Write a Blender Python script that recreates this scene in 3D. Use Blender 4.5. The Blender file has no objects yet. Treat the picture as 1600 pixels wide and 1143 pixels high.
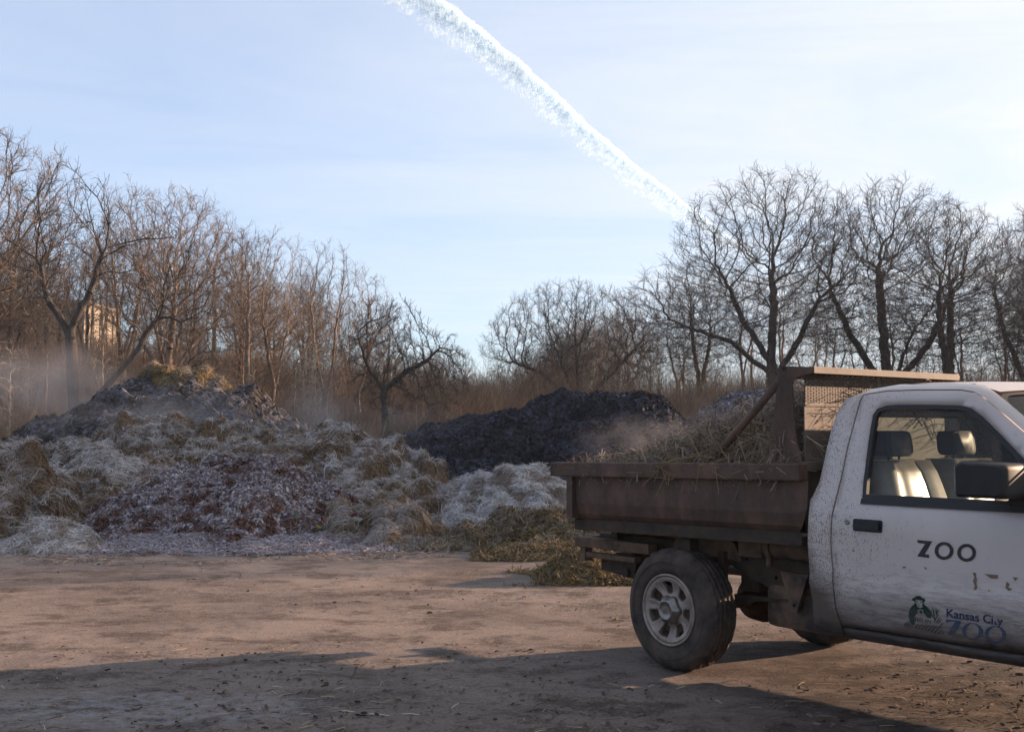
import bpy, bmesh, math, random
import numpy as np
from mathutils import Vector, Matrix, geometry
R = math.radians
SC = bpy.context.scene
COL = SC.collection
F_PX, CAM_H = 1800.0, 1.445
PITCH = math.atan(104 / 1800)
# ------------------------------------------------------------------ camera
cam = bpy.data.cameras.new('camera'); co = bpy.data.objects.new('camera', cam); COL.objects.link(co)
co.location = (0, 0, CAM_H); co.rotation_euler = (R(90) + PITCH, 0, 0)
cam.sensor_width = 36; cam.lens = 36 * F_PX / 1600; cam.clip_end = 40000; cam.clip_start = .05
SC.camera = co
# ------------------------------------------------------------------ light
SUN_AZ, SUN_EL = 70.0, 12.5
SC.view_settings.view_transform = 'Standard'; SC.view_settings.look = 'None'
SC.view_settings.exposure = 1.52
SC.view_settings.gamma = 1
W = bpy.data.worlds.new('World'); SC.world = W; W.use_nodes = True
nt = W.node_tree; nt.nodes.clear()
def N(nt, typ, **kw):
    n = nt.nodes.new(typ)
    for k, v in kw.items():
        if k in n.inputs.keys() if isinstance(k, str) else False: n.inputs[k].default_value = v
        else: setattr(n, k, v)
    return n
def world_sky():
    L = nt.links.new
    out = N(nt, 'ShaderNodeOutputWorld'); bg = N(nt, 'ShaderNodeBackground')
    sky = N(nt, 'ShaderNodeTexSky', sky_type='NISHITA', sun_disc=False)
    sky.sun_elevation = R(SUN_EL); sky.sun_rotation = R(SUN_AZ)
    sky.air_density = 1.0; sky.dust_density = .4; sky.ozone_density = 6.0
    tc = N(nt, 'ShaderNodeTexCoord')
    # thin cirrus: stretched noise seen on a high flat layer
    sep = N(nt, 'ShaderNodeSeparateXYZ'); L(tc.outputs['Generated'], sep.inputs[0])
    mz = N(nt, 'ShaderNodeMath', operation='MAXIMUM'); mz.inputs[1].default_value = .03; L(sep.outputs[2], mz.inputs[0])
    dx = N(nt, 'ShaderNodeMath', operation='DIVIDE'); L(sep.outputs[0], dx.inputs[0]); L(mz.outputs[0], dx.inputs[1])
    dy = N(nt, 'ShaderNodeMath', operation='DIVIDE'); L(sep.outputs[1], dy.inputs[0]); L(mz.outputs[0], dy.inputs[1])
    cb = N(nt, 'ShaderNodeCombineXYZ'); L(dx.outputs[0], cb.inputs[0]); L(dy.outputs[0], cb.inputs[1])
    mp = N(nt, 'ShaderNodeMapping'); mp.inputs['Rotation'].default_value = (0, 0, R(-28)); mp.inputs['Scale'].default_value = (.30, .46, 1)
    L(cb.outputs[0], mp.inputs[0])
    n1 = N(nt, 'ShaderNodeTexNoise'); n1.inputs['Scale'].default_value = 1.6; n1.inputs['Detail'].default_value = 9; n1.inputs['Roughness'].default_value = .62; n1.inputs['Distortion'].default_value = 1.1
    L(mp.outputs[0], n1.inputs['Vector'])
    r1 = N(nt, 'ShaderNodeMapRange'); r1.inputs[1].default_value = .36; r1.inputs[2].default_value = .80; r1.inputs[4].default_value = .38; L(n1.outputs[0], r1.inputs[0])
    # more cloud towards the sun side
    dot = N(nt, 'ShaderNodeVectorMath', operation='DOT_PRODUCT'); dot.inputs[1].default_value = (math.sin(R(SUN_AZ)), math.cos(R(SUN_AZ)), .35)
    L(tc.outputs['Generated'], dot.inputs[0])
    r2 = N(nt, 'ShaderNodeMapRange'); r2.inputs[1].default_value = .25; r2.inputs[2].default_value = 1.0; r2.inputs[3].default_value = .45; r2.inputs[4].default_value = 1.35
    L(dot.outputs['Value'], r2.inputs[0])
    mul = N(nt, 'ShaderNodeMath', operation='MULTIPLY'); L(r1.outputs[0], mul.inputs[0]); L(r2.outputs[0], mul.inputs[1])
    veil = N(nt, 'ShaderNodeMapRange'); veil.inputs[1].default_value = .15; veil.inputs[2].default_value = .95; veil.inputs[3].default_value = .42; veil.inputs[4].default_value = .88
    L(dot.outputs['Value'], veil.inputs[0])
    add = N(nt, 'ShaderNodeMath', operation='ADD', use_clamp=True); L(mul.outputs[0], add.inputs[0]); L(veil.outputs[0], add.inputs[1])
    mx = N(nt, 'ShaderNodeMix', data_type='RGBA'); mx.inputs[7].default_value = CIRRUS
    L(add.outputs[0], mx.inputs[0]); L(sky.outputs[0], mx.inputs[6])
    L(mx.outputs[2], bg.inputs[0]); bg.inputs[1].default_value = SKY_S
    L(bg.outputs[0], out.inputs[0])
SKY_S = .10
CIRRUS = (3.35, 3.48, 3.60, 1)
world_sky()
sl = bpy.data.lights.new('sun', 'SUN'); sl.energy = 5.0; sl.angle = R(.53); sl.color = (1.0, .68, .46)
so = bpy.data.objects.new('sun', sl); COL.objects.link(so)
SUND = Vector((math.sin(R(SUN_AZ)) * math.cos(R(SUN_EL)), math.cos(R(SUN_AZ)) * math.cos(R(SUN_EL)), math.sin(R(SUN_EL))))
so.rotation_euler = SUND.to_track_quat('Z', 'Y').to_euler(); so.location = (30, 15, 20)

# ------------------------------------------------------------------ helpers
def tag(o, label=None, cat=None, group=None, kind=None):
    if label: o['label'] = label
    if cat: o['category'] = cat
    if group: o['group'] = group
    if kind: o['kind'] = kind
    return o
def link(o, parent=None):
    COL.objects.link(o)
    if parent: o.parent = parent
    return o
def empty(name, loc=(0, 0, 0), rz=0):
    o = bpy.data.objects.new(name, None); o.location = loc; o.rotation_euler = (0, 0, rz); o.empty_display_size = .3
    return link(o)
def npmesh(name, V, quads=None, tris=None, attrs=None, mats=None, smooth=False, mi=None):
    V = np.asarray(V, np.float32).reshape(-1, 3)
    q = np.zeros((0, 4), np.int32) if quads is None else np.asarray(quads, np.int32).reshape(-1, 4)
    t = np.zeros((0, 3), np.int32) if tris is None else np.asarray(tris, np.int32).reshape(-1, 3)
    me = bpy.data.meshes.new(name)
    me.vertices.add(len(V)); me.vertices.foreach_set('co', V.ravel())
    nl = q.size + t.size
    me.loops.add(nl); me.loops.foreach_set('vertex_index', np.concatenate([q.ravel(), t.ravel()]))
    me.polygons.add(len(q) + len(t))
    ls = np.concatenate([np.arange(len(q)) * 4, q.size + np.arange(len(t)) * 3]).astype(np.int32)
    me.polygons.foreach_set('loop_start', ls)
    if smooth is not False:
        sm = np.ones(len(q) + len(t), bool) if smooth is True else smooth
        me.polygons.foreach_set('use_smooth', sm)
    else: me.polygons.foreach_set('use_smooth', np.zeros(len(q) + len(t), bool))
    if mi is not None: me.polygons.foreach_set('material_index', np.asarray(mi, np.int32))
    me.update(calc_edges=True); me.validate()
    for k, a in (attrs or {}).items():
        at = me.attributes.new(k, 'FLOAT', 'POINT'); at.data.foreach_set('value', np.asarray(a, np.float32))
    for m in (mats if isinstance(mats, (list, tuple)) else [mats]) if mats else []: me.materials.append(m)
    return me
def addmesh(name, me, parent=None):
    return link(bpy.data.objects.new(name, me), parent)
# numpy value noise -----------------------------------------------------
def _h(ix, iy, iz, s):
    n = (ix.astype(np.int64) * 374761393 + iy.astype(np.int64) * 668265263 + iz.astype(np.int64) * 2147483647 + s * 974634777) & 0xffffffff
    n = ((n ^ (n >> 13)) * 1274126177) & 0xffffffff
    n = n ^ (n >> 16)
    return (n & 0xffffff) / float(0xffffff)
def vnoise(P, s=0):
    P = np.asarray(P, float)
    i = np.floor(P).astype(np.int64); f = P - i; f = f * f * f * (f * (f * 6 - 15) + 10)
    r = 0
    for dx in (0, 1):
        wx = f[:, 0] if dx else 1 - f[:, 0]
        for dy in (0, 1):
            wy = f[:, 1] if dy else 1 - f[:, 1]
            for dz in (0, 1):
                wz = f[:, 2] if dz else 1 - f[:, 2]
                r = r + wx * wy * wz * _h(i[:, 0] + dx, i[:, 1] + dy, i[:, 2] + dz, s)
    return r * 2 - 1
def fbm(P, octv=4, s=0, g=.5):
    P = np.asarray(P, float); a = 1; r = 0; t = 0
    for k in range(octv):
        r = r + a * vnoise(P * (2.03 ** k) + 17.3 * k, s + k); t += a; a *= g
    return r / t
def billow(P, octv=3, s=0, g=.5):
    P = np.asarray(P, float); a = 1; r = 0; t = 0
    for k in range(octv):
        r = r + a * (np.abs(vnoise(P * (2.1 ** k) + 9.1 * k, s + k)) * 2 - .6); t += a; a *= g
    return r / t
def sstep(x, a, b):
    t = np.clip((np.asarray(x, float) - a) / (b - a), 0, 1); return t * t * (3 - 2 * t)
def norm(v): return v / np.maximum(np.linalg.norm(v, axis=-1, keepdims=True), 1e-9)
# pixel of the photograph -> ray ------------------------------------------
def ray(x, y):
    a = (x - 800) / F_PX; b = (571.5 - y) / F_PX
    return np.array([a, math.cos(PITCH) - b * math.sin(PITCH), math.sin(PITCH) + b * math.cos(PITCH)])
def at_depth(x, y, Y):
    d = ray(x, y); t = Y / d[1]; return d[0] * t, CAM_H + d[2] * t

# ------------------------------------------------------------------ material helpers
class Mat:
    def __init__(s, name):
        s.m = bpy.data.materials.new(name); s.m.use_nodes = True; s.t = s.m.node_tree; s.t.nodes.clear()
        s.out = s.t.nodes.new('ShaderNodeOutputMaterial'); s.b = s.t.nodes.new('ShaderNodeBsdfPrincipled')
        s.t.links.new(s.b.outputs[0], s.out.inputs[0])
        s.tc = s.t.nodes.new('ShaderNodeTexCoord')
        s.b.inputs['Specular IOR Level'].default_value = .25
    def L(s, a, b): s.t.links.new(a, b)
    def n(s, typ, **kw): return N(s.t, typ, **kw)
    def mapping(s, scale=(1, 1, 1), rot=(0, 0, 0), src='Object'):
        m = s.n('ShaderNodeMapping'); m.inputs['Scale'].default_value = scale; m.inputs['Rotation'].default_value = rot
        s.L(s.tc.outputs[src], m.inputs[0]); return m.outputs[0]
    def noise(s, scale, detail=5, rough=.55, vec=None, dist=0):
        n = s.n('ShaderNodeTexNoise'); n.inputs['Scale'].default_value = scale; n.inputs['Detail'].default_value = detail
        n.inputs['Roughness'].default_value = rough; n.inputs['Distortion'].default_value = dist
        s.L(vec if vec is not None else s.tc.outputs['Object'], n.inputs['Vector']); return n.outputs[0]
    def rng(s, v, a, b, c=0., d=1.):
        n = s.n('ShaderNodeMapRange')
        for i, x in enumerate((a, b, c, d)): n.inputs[i + 1].default_value = x
        s.L(v, n.inputs[0]); return n.outputs[0]
    def math(s, op, a, b=None, clamp=False):
        n = s.n('ShaderNodeMath', operation=op, use_clamp=clamp)
        for i, x in enumerate((a, b)):
            if x is None: continue
            if isinstance(x, (int, float)): n.inputs[i].default_value = x
            else: s.L(x, n.inputs[i])
        return n.outputs[0]
    def mix(s, f, a, b):
        n = s.n('ShaderNodeMix', data_type='RGBA')
        if isinstance(f, (int, float)): n.inputs[0].default_value = f
        else: s.L(f, n.inputs[0])
        for i, x in ((6, a), (7, b)):
            if isinstance(x, tuple): n.inputs[i].default_value = (*x, 1)
            else: s.L(x, n.inputs[i])
        return n.outputs[2]
    def ramp(s, v, stops):
        n = s.n('ShaderNodeValToRGB'); e = n.color_ramp.elements
        while len(e) > 1: e.remove(e[-1])
        e[0].position = stops[0][0]; e[0].color = (*stops[0][1], 1)
        for p, c in stops[1:]:
            x = e.new(p); x.color = (*c, 1)
        s.L(v, n.inputs[0]); return n.outputs[0]
    def attr(s, name): 
        n = s.n('ShaderNodeAttribute'); n.attribute_name = name; return n.outputs['Fac']
    def z(s, src='Object', i=2):
        n = s.n('ShaderNodeSeparateXYZ'); s.L(s.tc.outputs[src], n.inputs[0]); return n.outputs[i]
    def col(s, c):
        if isinstance(c, tuple): s.b.inputs['Base Color'].default_value = (*c, 1)
        else: s.L(c, s.b.inputs['Base Color'])
        return s
    def rough(s, r):
        if isinstance(r, (int, float)): s.b.inputs['Roughness'].default_value = r
        else: s.L(r, s.b.inputs['Roughness'])
        return s
    def metal(s, v): s.b.inputs['Metallic'].default_value = v; return s
    def bump(s, h, strength=.4, dist=.02):
        n = s.n('ShaderNodeBump'); n.inputs['Strength'].default_value = strength; n.inputs['Distance'].default_value = dist
        s.L(h, n.inputs['Height']); s.L(n.outputs[0], s.b.inputs['Normal']); return s
FROST = (.72, .70, .72)
def straw_mat(name, stops, frost=FROST, bumpy=True, transl=0):
    m = Mat(name)
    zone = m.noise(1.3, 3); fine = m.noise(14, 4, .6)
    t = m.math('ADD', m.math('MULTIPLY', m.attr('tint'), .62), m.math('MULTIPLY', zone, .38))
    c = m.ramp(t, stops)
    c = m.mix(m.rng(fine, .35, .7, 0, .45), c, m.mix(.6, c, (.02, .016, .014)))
    c = m.mix(m.attr('frost'), c, frost)
    m.col(c).rough(.9)
    if bumpy: m.bump(m.noise(30, 5, .7), .7, .04)
    return m.m

# ------------------------------------------------------------------ ground
def terrain(X, Y):
    X = np.asarray(X, float); Y = np.asarray(Y, float)
    left = sstep(-X, 0, 22)
    h = sstep(Y, 38, 62) * (.6 + 2.2 * left)
    h = h + sstep(Y, 60, 112) * 6.2 * sstep(-X, 8, 42)
    h = h + sstep(Y, 55, 95) * 1.6 * sstep(X, -15, 5)
    return h
def ground_h(X, Y):
    P = np.stack([X, Y, np.zeros_like(X)], 1)
    near = 1 - sstep(Y, 22, 40)
    h = fbm(P * .35, 3, 5) * .035 + fbm(P * 1.7, 3, 7) * .012 + fbm(P * 7., 2, 8) * .004
    # two shallow tyre tracks sweeping across the yard
    for off, dep in ((0, 1), (1.55, 1)):
        d = np.abs((Y - 10.2 - off) - .12 * X + .25 * np.sin(X * .5))
        h = h - .016 * np.exp(-(d / .16) ** 2) * (.6 + .4 * vnoise(P * 1.3, 3)) + .008 * np.exp(-((d - .3) / .12) ** 2)
    r = np.hypot(X - 1.6, Y - 6.6)
    h = h * (1 - .7 * np.exp(-(r / 2.2) ** 2))
    h = h * near + fbm(P * .12, 3, 11) * .25 * (1 - near)
    return h + terrain(X, Y)
def build_ground():
    rs = np.concatenate([[.02], np.geomspace(1.2, 60, 520), np.geomspace(63, 6000, 60)])
    fr = np.linspace(-38, 38, 620); bk = np.linspace(42, 318, 70)
    an = np.radians(np.concatenate([fr, bk]))
    RR, AA = np.meshgrid(rs, an, indexing='ij')
    X = (RR * np.sin(AA)).ravel(); Y = (RR * np.cos(AA)).ravel()
    Z = ground_h(X, Y)
    nr, na = RR.shape
    i = np.arange(nr - 1)[:, None] * na; j = np.arange(na)[None, :]; j2 = (j + 1) % na
    q = np.stack([i + j, i + j2, i + na + j2, i + na + j], -1).reshape(-1, 4)[:, ::-1]
    m = Mat('packed_dirt')
    v = m.mapping((1, 1, 0))
    st = m.mapping((.85, 1.15, 0), (0, 0, R(8)))
    big = m.noise(.45, 6, .6, v, .3); mid = m.noise(1.9, 11, .74, st, .2); fine = m.noise(11, 8, .8, st); gr = m.noise(48, 5, .75, v)
    c = m.ramp(big, [(.28, (.085, .060, .046)), (.44, (.172, .134, .116)), (.60, (.258, .205, .176)), (.8, (.150, .112, .092))])
    c = m.mix(m.rng(mid, .49, .58, 0, .86), c, (.070, .047, .036))
    c = m.mix(m.rng(fine, .54, .70, 0, .70), c, (.050, .035, .028)); c = m.mix(m.rng(m.noise(6, 8, .8, v), .50, .64, 0, .5), c, (.27, .215, .19))
    c = m.mix(m.rng(gr, .53, .66, 0, .6), c, (.30, .245, .205))
    c = m.mix(m.rng(gr, .46, .36, 0, .7), c, (.045, .032, .026)); g2 = m.noise(130, 3, .7, v); c = m.mix(m.rng(g2, .60, .66, 0, .5), c, (.03, .022, .018))
    # pale frosty crust near the heaps; wet trampled mud beside the truck
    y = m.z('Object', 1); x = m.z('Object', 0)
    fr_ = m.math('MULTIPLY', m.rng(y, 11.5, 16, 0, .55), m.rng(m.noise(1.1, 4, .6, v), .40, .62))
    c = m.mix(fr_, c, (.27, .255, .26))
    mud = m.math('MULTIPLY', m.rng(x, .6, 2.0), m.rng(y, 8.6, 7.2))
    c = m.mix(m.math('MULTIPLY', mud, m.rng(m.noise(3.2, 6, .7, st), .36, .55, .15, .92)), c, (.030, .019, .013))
    m.col(c).rough(m.rng(fine, .3, .7, .75, .97))
    fx = m.math('POWER', m.math('DIVIDE', m.math('ADD', x, 1.9), 1.0), 2); fy = m.math('POWER', m.math('DIVIDE', m.math('ADD', y, -6.1), .45), 2)
    fp = m.math('MULTIPLY', m.rng(m.math('ADD', fx, fy), 1.3, .3), m.rng(m.noise(9, 6, .8, v), .42, .62, 0, .8)); c = m.mix(fp, c, (.32, .31, .33))
    hgt = m.math('ADD', m.math('MULTIPLY', fine, .6), m.math('ADD', m.math('MULTIPLY', gr, .25), m.math('MULTIPLY', mid, .7)))
    m.bump(hgt, 1.0, .06)
    # forest floor farther out
    leaf = m.ramp(m.noise(3, 6, .7, v), [(.3, (.035, .026, .019)), (.6, (.085, .058, .038)), (.8, (.13, .09, .06))])
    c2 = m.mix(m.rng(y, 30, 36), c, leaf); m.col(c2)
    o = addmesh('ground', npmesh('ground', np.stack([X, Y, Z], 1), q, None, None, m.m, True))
    tag(o, kind='structure')
build_ground()

# ------------------------------------------------------------------ strands and mounds
def strands(rng, P, Nn, L, Wd, lift=.25, bend=.3, down=.15, comb=1.5):
    """curved flat stalks, 2 quads each; returns verts, quads"""
    n = len(P)
    fld = np.stack([vnoise(P * 2.6 + 3, 201), vnoise(P * 2.6 + 9, 202), vnoise(P * 2.6 + 15, 203) - .2], 1) * comb
    d = rng.normal(size=(n, 3)) + fld; d = d - (d * Nn).sum(1, keepdims=True) * Nn; d = norm(d)
    d = norm(d + Nn * (rng.random((n, 1)) * lift * 2 - lift * .35))
    L = (L * (.45 + rng.random(n) * 1.1))[:, None]
    side = norm(np.cross(d, Nn + rng.normal(size=(n, 3)) * .6)) * (Wd * (.6 + .8 * rng.random(n)))[:, None]
    b = Nn * (rng.random((n, 1)) * bend * L) + rng.normal(size=(n, 3)) * bend * .35 * L
    A = P - d * L * .35; C = P + d * L * .65 - np.array([0, 0, 1]) * L * down; B = (A + C) / 2 + b * .6
    V = np.stack([A - side * .5, A + side * .5, B - side * .5, B + side * .5, C - side * .35, C + side * .35], 1).reshape(-1, 3)
    k = np.arange(n)[:, None] * 6
    q = np.concatenate([k + [0, 1, 3, 2], k + [2, 3, 5, 4]])
    return V, q
def grid_normals(X, Y, Z):
    dzy, dzx = np.gradient(Z); dxx = np.gradient(X, axis=1); dyy = np.gradient(Y, axis=0)
    return norm(np.stack([-dzx / dxx, -dzy / dyy, np.ones_like(Z)], -1))
def heap(name, label, cat, mat, X0, X1, Y0, Y1, dx, hfun, n_str=0, L=.25, Wd=.006, frost=(0, 1, .5), tint=(0, 1), seed=1, lift=.25,
         leaves=0, leafsize=.05, parent=None, zmin=-.05, bend=.3, group=None, base_under=None, loc=None, kind=None, clump=0., keepz=None):
    rng = np.random.default_rng(seed)
    xs = np.arange(X0, X1 + dx, dx); ys = np.arange(Y0, Y1 + dx, dx)
    X, Y = np.meshgrid(xs, ys); P = np.stack([X.ravel(), Y.ravel(), np.zeros(X.size)], 1)
    Z = hfun(X.ravel(), Y.ravel()).reshape(X.shape)
    Nn = grid_normals(X, Y, Z)
    keep = Z > zmin
    ny, nx = X.shape
    idx = np.arange(nx * ny).reshape(ny, nx)
    kq = keep[:-1, :-1] | keep[1:, :-1] | keep[:-1, 1:] | keep[1:, 1:]
    q = np.stack([idx[:-1, :-1], idx[:-1, 1:], idx[1:, 1:], idx[1:, :-1]], -1)[kq]
    V = np.stack([X, Y, Z], -1).reshape(-1, 3)
    lo, hi, sc = frost
    def fr(Pp, up, extra=0.):
        # frost lies on what faces the open sky
        f = (up - .66) * 2.0 + fbm(Pp * 1.1, 2, seed + 50) * .55 + fbm(Pp * 7, 2, seed + 60) * 1.2 + extra
        return np.clip(lo + (hi - lo) * sstep(f, -.25, .60) , 0, 1) * sc
    tb = np.clip(.38 + fbm(V * 3, 3, seed) * .6, 0, 1) * (tint[1] - tint[0]) + tint[0]
    fb = fr(V, Nn.reshape(-1, 3)[:, 2], -.15)
    VV, QQ, TT, FF = [V], [q.reshape(-1, 4)], [tb], [fb]
    off = len(V)
    cells = np.argwhere(keep[:-1, :-1] & keep[1:, 1:])
    def sample(n):
        c = cells[rng.integers(0, len(cells), n)]
        u = rng.random((n, 1)); v = rng.random((n, 1))
        def bl(A):
            a = A[c[:, 0], c[:, 1]]; b = A[c[:, 0], c[:, 1] + 1]; d = A[c[:, 0] + 1, c[:, 1]]; e = A[c[:, 0] + 1, c[:, 1] + 1]
            return a * (1 - u) * (1 - v) + b * u * (1 - v) + d * (1 - u) * v + e * u * v
        return bl(np.stack([X, Y, Z], -1)), norm(bl(Nn))
    if n_str:
        Ps, Ns = sample(n_str)
        V2, q2 = strands(rng, Ps + Ns * .012, Ns, L, Wd, lift, bend)
        tt = np.repeat(np.clip(rng.normal(.5 * (tint[0] + tint[1]) + .08, .26, n_str) + fbm(Ps * 2, 2, seed + 5) * .3, 0, 1), 6)
        f2 = np.repeat(fr(Ps, Ns[:, 2], .1) * (.35 + .65 * rng.random(n_str)), 6) * np.tile([.8, .8, 1.0, 1.0, 1.15, 1.15], n_str)
        VV.append(V2); QQ.append(q2 + off); TT.append(tt); FF.append(np.clip(f2, 0, 1)); off += len(V2)
    if leaves:
        Ps, Ns = sample(leaves)
        V2, q2 = strands(rng, Ps + Ns * .015, Ns, leafsize * 1.3, leafsize * .9, .7, .5)
        tt = np.repeat(np.clip(rng.random(leaves) * .9 + .05, 0, 1), 6)
        f2 = np.repeat(fr(Ps, Ns[:, 2], .1) * (.1 + .9 * rng.random(leaves) ** 1.5), 6)
        VV.append(V2); QQ.append(q2 + off); TT.append(tt); FF.append(f2); off += len(V2)
    q = np.concatenate(QQ); sm = np.zeros(len(q), bool); sm[:len(QQ[0])] = True
    me = npmesh(name, np.concatenate(VV), q, None, {'tint': np.concatenate(TT), 'frost': np.concatenate(FF)}, mat, sm)
    o = addmesh(name, me, parent)
    tag(o, label, cat, group, kind)
    return o
def mound(name, label, cat, mat, sil, Z0, kf=1.9, kb=1.7, dx=.06, lumps=((.7, .12),), seed=1, q=1.5, zmin=-.04, toe=None, **kw):
    pts = sorted([at_depth(x, y, Z0) for x, y in sil])
    px = np.array([p[0] for p in pts]); pz = np.array([p[1] for p in pts])
    hmax = pz.max()
    def hf(X, Y):
        P = np.stack([X, Y, np.zeros_like(X)], 1)
        H = np.interp(X, px, pz, left=-.3, right=-.3)
        Yr = Z0 + vnoise(P * np.array([.4, 0, 0]) + seed, seed) * .12 * hmax
        Hm = np.maximum(H, .3)
        t = (Y - Yr); w = np.where(t < 0, kf, kb) * (Hm * .75 + hmax * .25)
        w = w * (1 + .30 * fbm(P * np.array([1.1, .3, 0]) + 40, 2, seed + 3)); t = np.abs(t / w)
        h = H * (1 - t ** q)
        h = np.where(t > 1, -(t - 1) * .8, h)
        amp = np.clip(h / (.25 * hmax), .15, 1)
        P3 = np.stack([X, Y, h], 1)
        for sc, a in lumps:
            P3w = P3 / sc + fbm(P3 / sc * .7, 2, seed + 31)[:, None] * .5
            h = h + (billow(P3w, 3, seed + int(sc * 100)) - .32) * a * amp
        return h
    wmax = hmax * 1.05
    return heap(name, label, cat, mat, px[0] - .3, px[-1] + .3, Z0 - kf * wmax - .4, Z0 + kb * wmax + .4, dx, hf, seed=seed, zmin=zmin, **kw)

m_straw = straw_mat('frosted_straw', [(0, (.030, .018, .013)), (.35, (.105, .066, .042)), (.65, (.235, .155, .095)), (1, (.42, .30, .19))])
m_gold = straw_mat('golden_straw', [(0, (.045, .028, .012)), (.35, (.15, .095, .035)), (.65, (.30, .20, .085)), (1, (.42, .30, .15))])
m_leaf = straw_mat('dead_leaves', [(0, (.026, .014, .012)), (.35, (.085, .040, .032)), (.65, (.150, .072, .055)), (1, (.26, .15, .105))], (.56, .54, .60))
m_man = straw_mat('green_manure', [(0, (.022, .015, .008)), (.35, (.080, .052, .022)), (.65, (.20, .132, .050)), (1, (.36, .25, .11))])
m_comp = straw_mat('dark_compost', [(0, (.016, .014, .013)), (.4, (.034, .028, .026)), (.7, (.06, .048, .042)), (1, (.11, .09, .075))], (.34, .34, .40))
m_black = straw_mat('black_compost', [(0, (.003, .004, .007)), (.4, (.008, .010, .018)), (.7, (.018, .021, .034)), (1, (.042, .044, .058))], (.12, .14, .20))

# back steaming mound with straw on its crown
mound('compost_mound', 'large dark steaming compost mound behind the straw heaps on the left', 'compost mound', m_comp,
      [(40, 668), (70, 655), (90, 640), (130, 622), (165, 606), (200, 598), (240, 590), (300, 590), (345, 600), (375, 600), (405, 606), (425, 625), (445, 642), (470, 660), (500, 690)], 29,
      dx=.085, lumps=((1.3, .34), (.45, .20)), seed=3, n_str=16000, L=.28, Wd=.02, frost=(0, .8, .6), leaves=14000, leafsize=.07)
mound('straw_heap', 'golden straw clumps heaped on top of the dark steaming mound', 'straw heap', m_gold,
      [(178, 612), (205, 594), (232, 578), (262, 568), (300, 571), (326, 575), (346, 586), (364, 606)], 28.8,
      kf=.5, kb=.5, dx=.05, lumps=((.7, .26), (.25, .10)), seed=14, n_str=22000, L=.26, Wd=.011, frost=(0, .7, .45), zmin=2.1)
# middle ridge of frosted straw
mound('straw_heap', 'long frosted straw heap in front of the steaming mound', 'straw heap', m_straw,
      [(-160, 700), (-60, 690), (0, 690), (60, 678), (130, 668), (200, 656), (240, 648), (275, 650), (340, 656), (380, 652), (430, 657), (480, 668), (530, 668), (570, 672), (605, 678), (635, 700), (665, 712), (690, 730), (704, 752)], 21,
      dx=.06, lumps=((1.0, .34), (.42, .22), (.17, .06)), seed=5, n_str=130000, L=.22, Wd=.0085, frost=(0, 1, .78))
mound('straw_heap', 'frosted brown straw heap cut off by the left picture edge', 'straw heap', m_straw,
      [(-220, 730), (-120, 712), (-40, 706), (0, 708), (30, 711), (55, 720), (72, 730), (85, 748), (105, 765), (125, 790), (145, 812), (165, 840)], 16.2,
      dx=.045, lumps=((.6, .26), (.24, .10)), seed=6, n_str=70000, L=.20, Wd=.0065, frost=(0, 1, .66), kf=1.6)
mound('straw_heap', 'low frosted straw hump between the left edge heap and the leaf pile', 'straw heap', m_straw,
      [(70, 760), (100, 735), (130, 718), (165, 706), (210, 704), (240, 714), (270, 730), (300, 745), (340, 770)], 18.4,
      dx=.05, lumps=((.6, .24), (.22, .09)), seed=8, n_str=42000, L=.19, Wd=.007, frost=(0, 1, .8))
# leaf pile in front
mound('leaf_pile', 'large pile of frosted reddish brown dead leaves in the middle of the yard edge', 'leaf pile', m_leaf,
      [(95, 815), (150, 785), (200, 762), (240, 742), (270, 728), (300, 722), (340, 716), (375, 718), (410, 709), (440, 712), (480, 730), (510, 745), (540, 768), (565, 795), (590, 815), (630, 838)], 16.6,
      kf=1.9, dx=.04, lumps=((.7, .16), (.28, .08), (.1, .03)), seed=9, n_str=22000, L=.16, Wd=.007, frost=(0, 1, .8), leaves=95000, leafsize=.045)
mound('straw_apron', 'flat spread of frosted grey stalks along the foot of the leaf pile', 'straw litter', m_leaf,
      [(175, 852), (215, 836), (260, 840), (300, 831), (350, 838), (400, 832), (440, 840), (500, 835), (560, 843), (600, 840), (650, 856)], 14.9, kf=4.5, kb=6, dx=.035,
      lumps=((.3, .035), (.1, .02)), seed=23, n_str=42000, L=.15, Wd=.0055, frost=(0, 1, .8), zmin=.0, leaves=2500, leafsize=.035)
mound('grass_heap', 'small pale frosted grass heap at the front left of the yard', 'grass heap', m_straw,
      [(20, 845), (40, 826), (65, 815), (95, 812), (120, 820), (140, 835), (155, 850)], 14.7, kf=1.8, dx=.025,
      lumps=((.3, .10), (.12, .04)), seed=10, n_str=22000, L=.17, Wd=.0055, frost=(.25, 1, 1.), tint=(.3, 1))
mound('straw_apron', 'thin frosted straw litter at the foot of the left edge heap', 'straw litter', m_straw,
      [(-200, 840), (-60, 838), (20, 838), (100, 840), (190, 844), (230, 852)], 15.2, kf=5, kb=7, dx=.04, lumps=((.3, .04), (.1, .02)), seed=11,
      n_str=16000, L=.18, Wd=.008, frost=(.1, 1, .9), zmin=.0)
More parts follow.
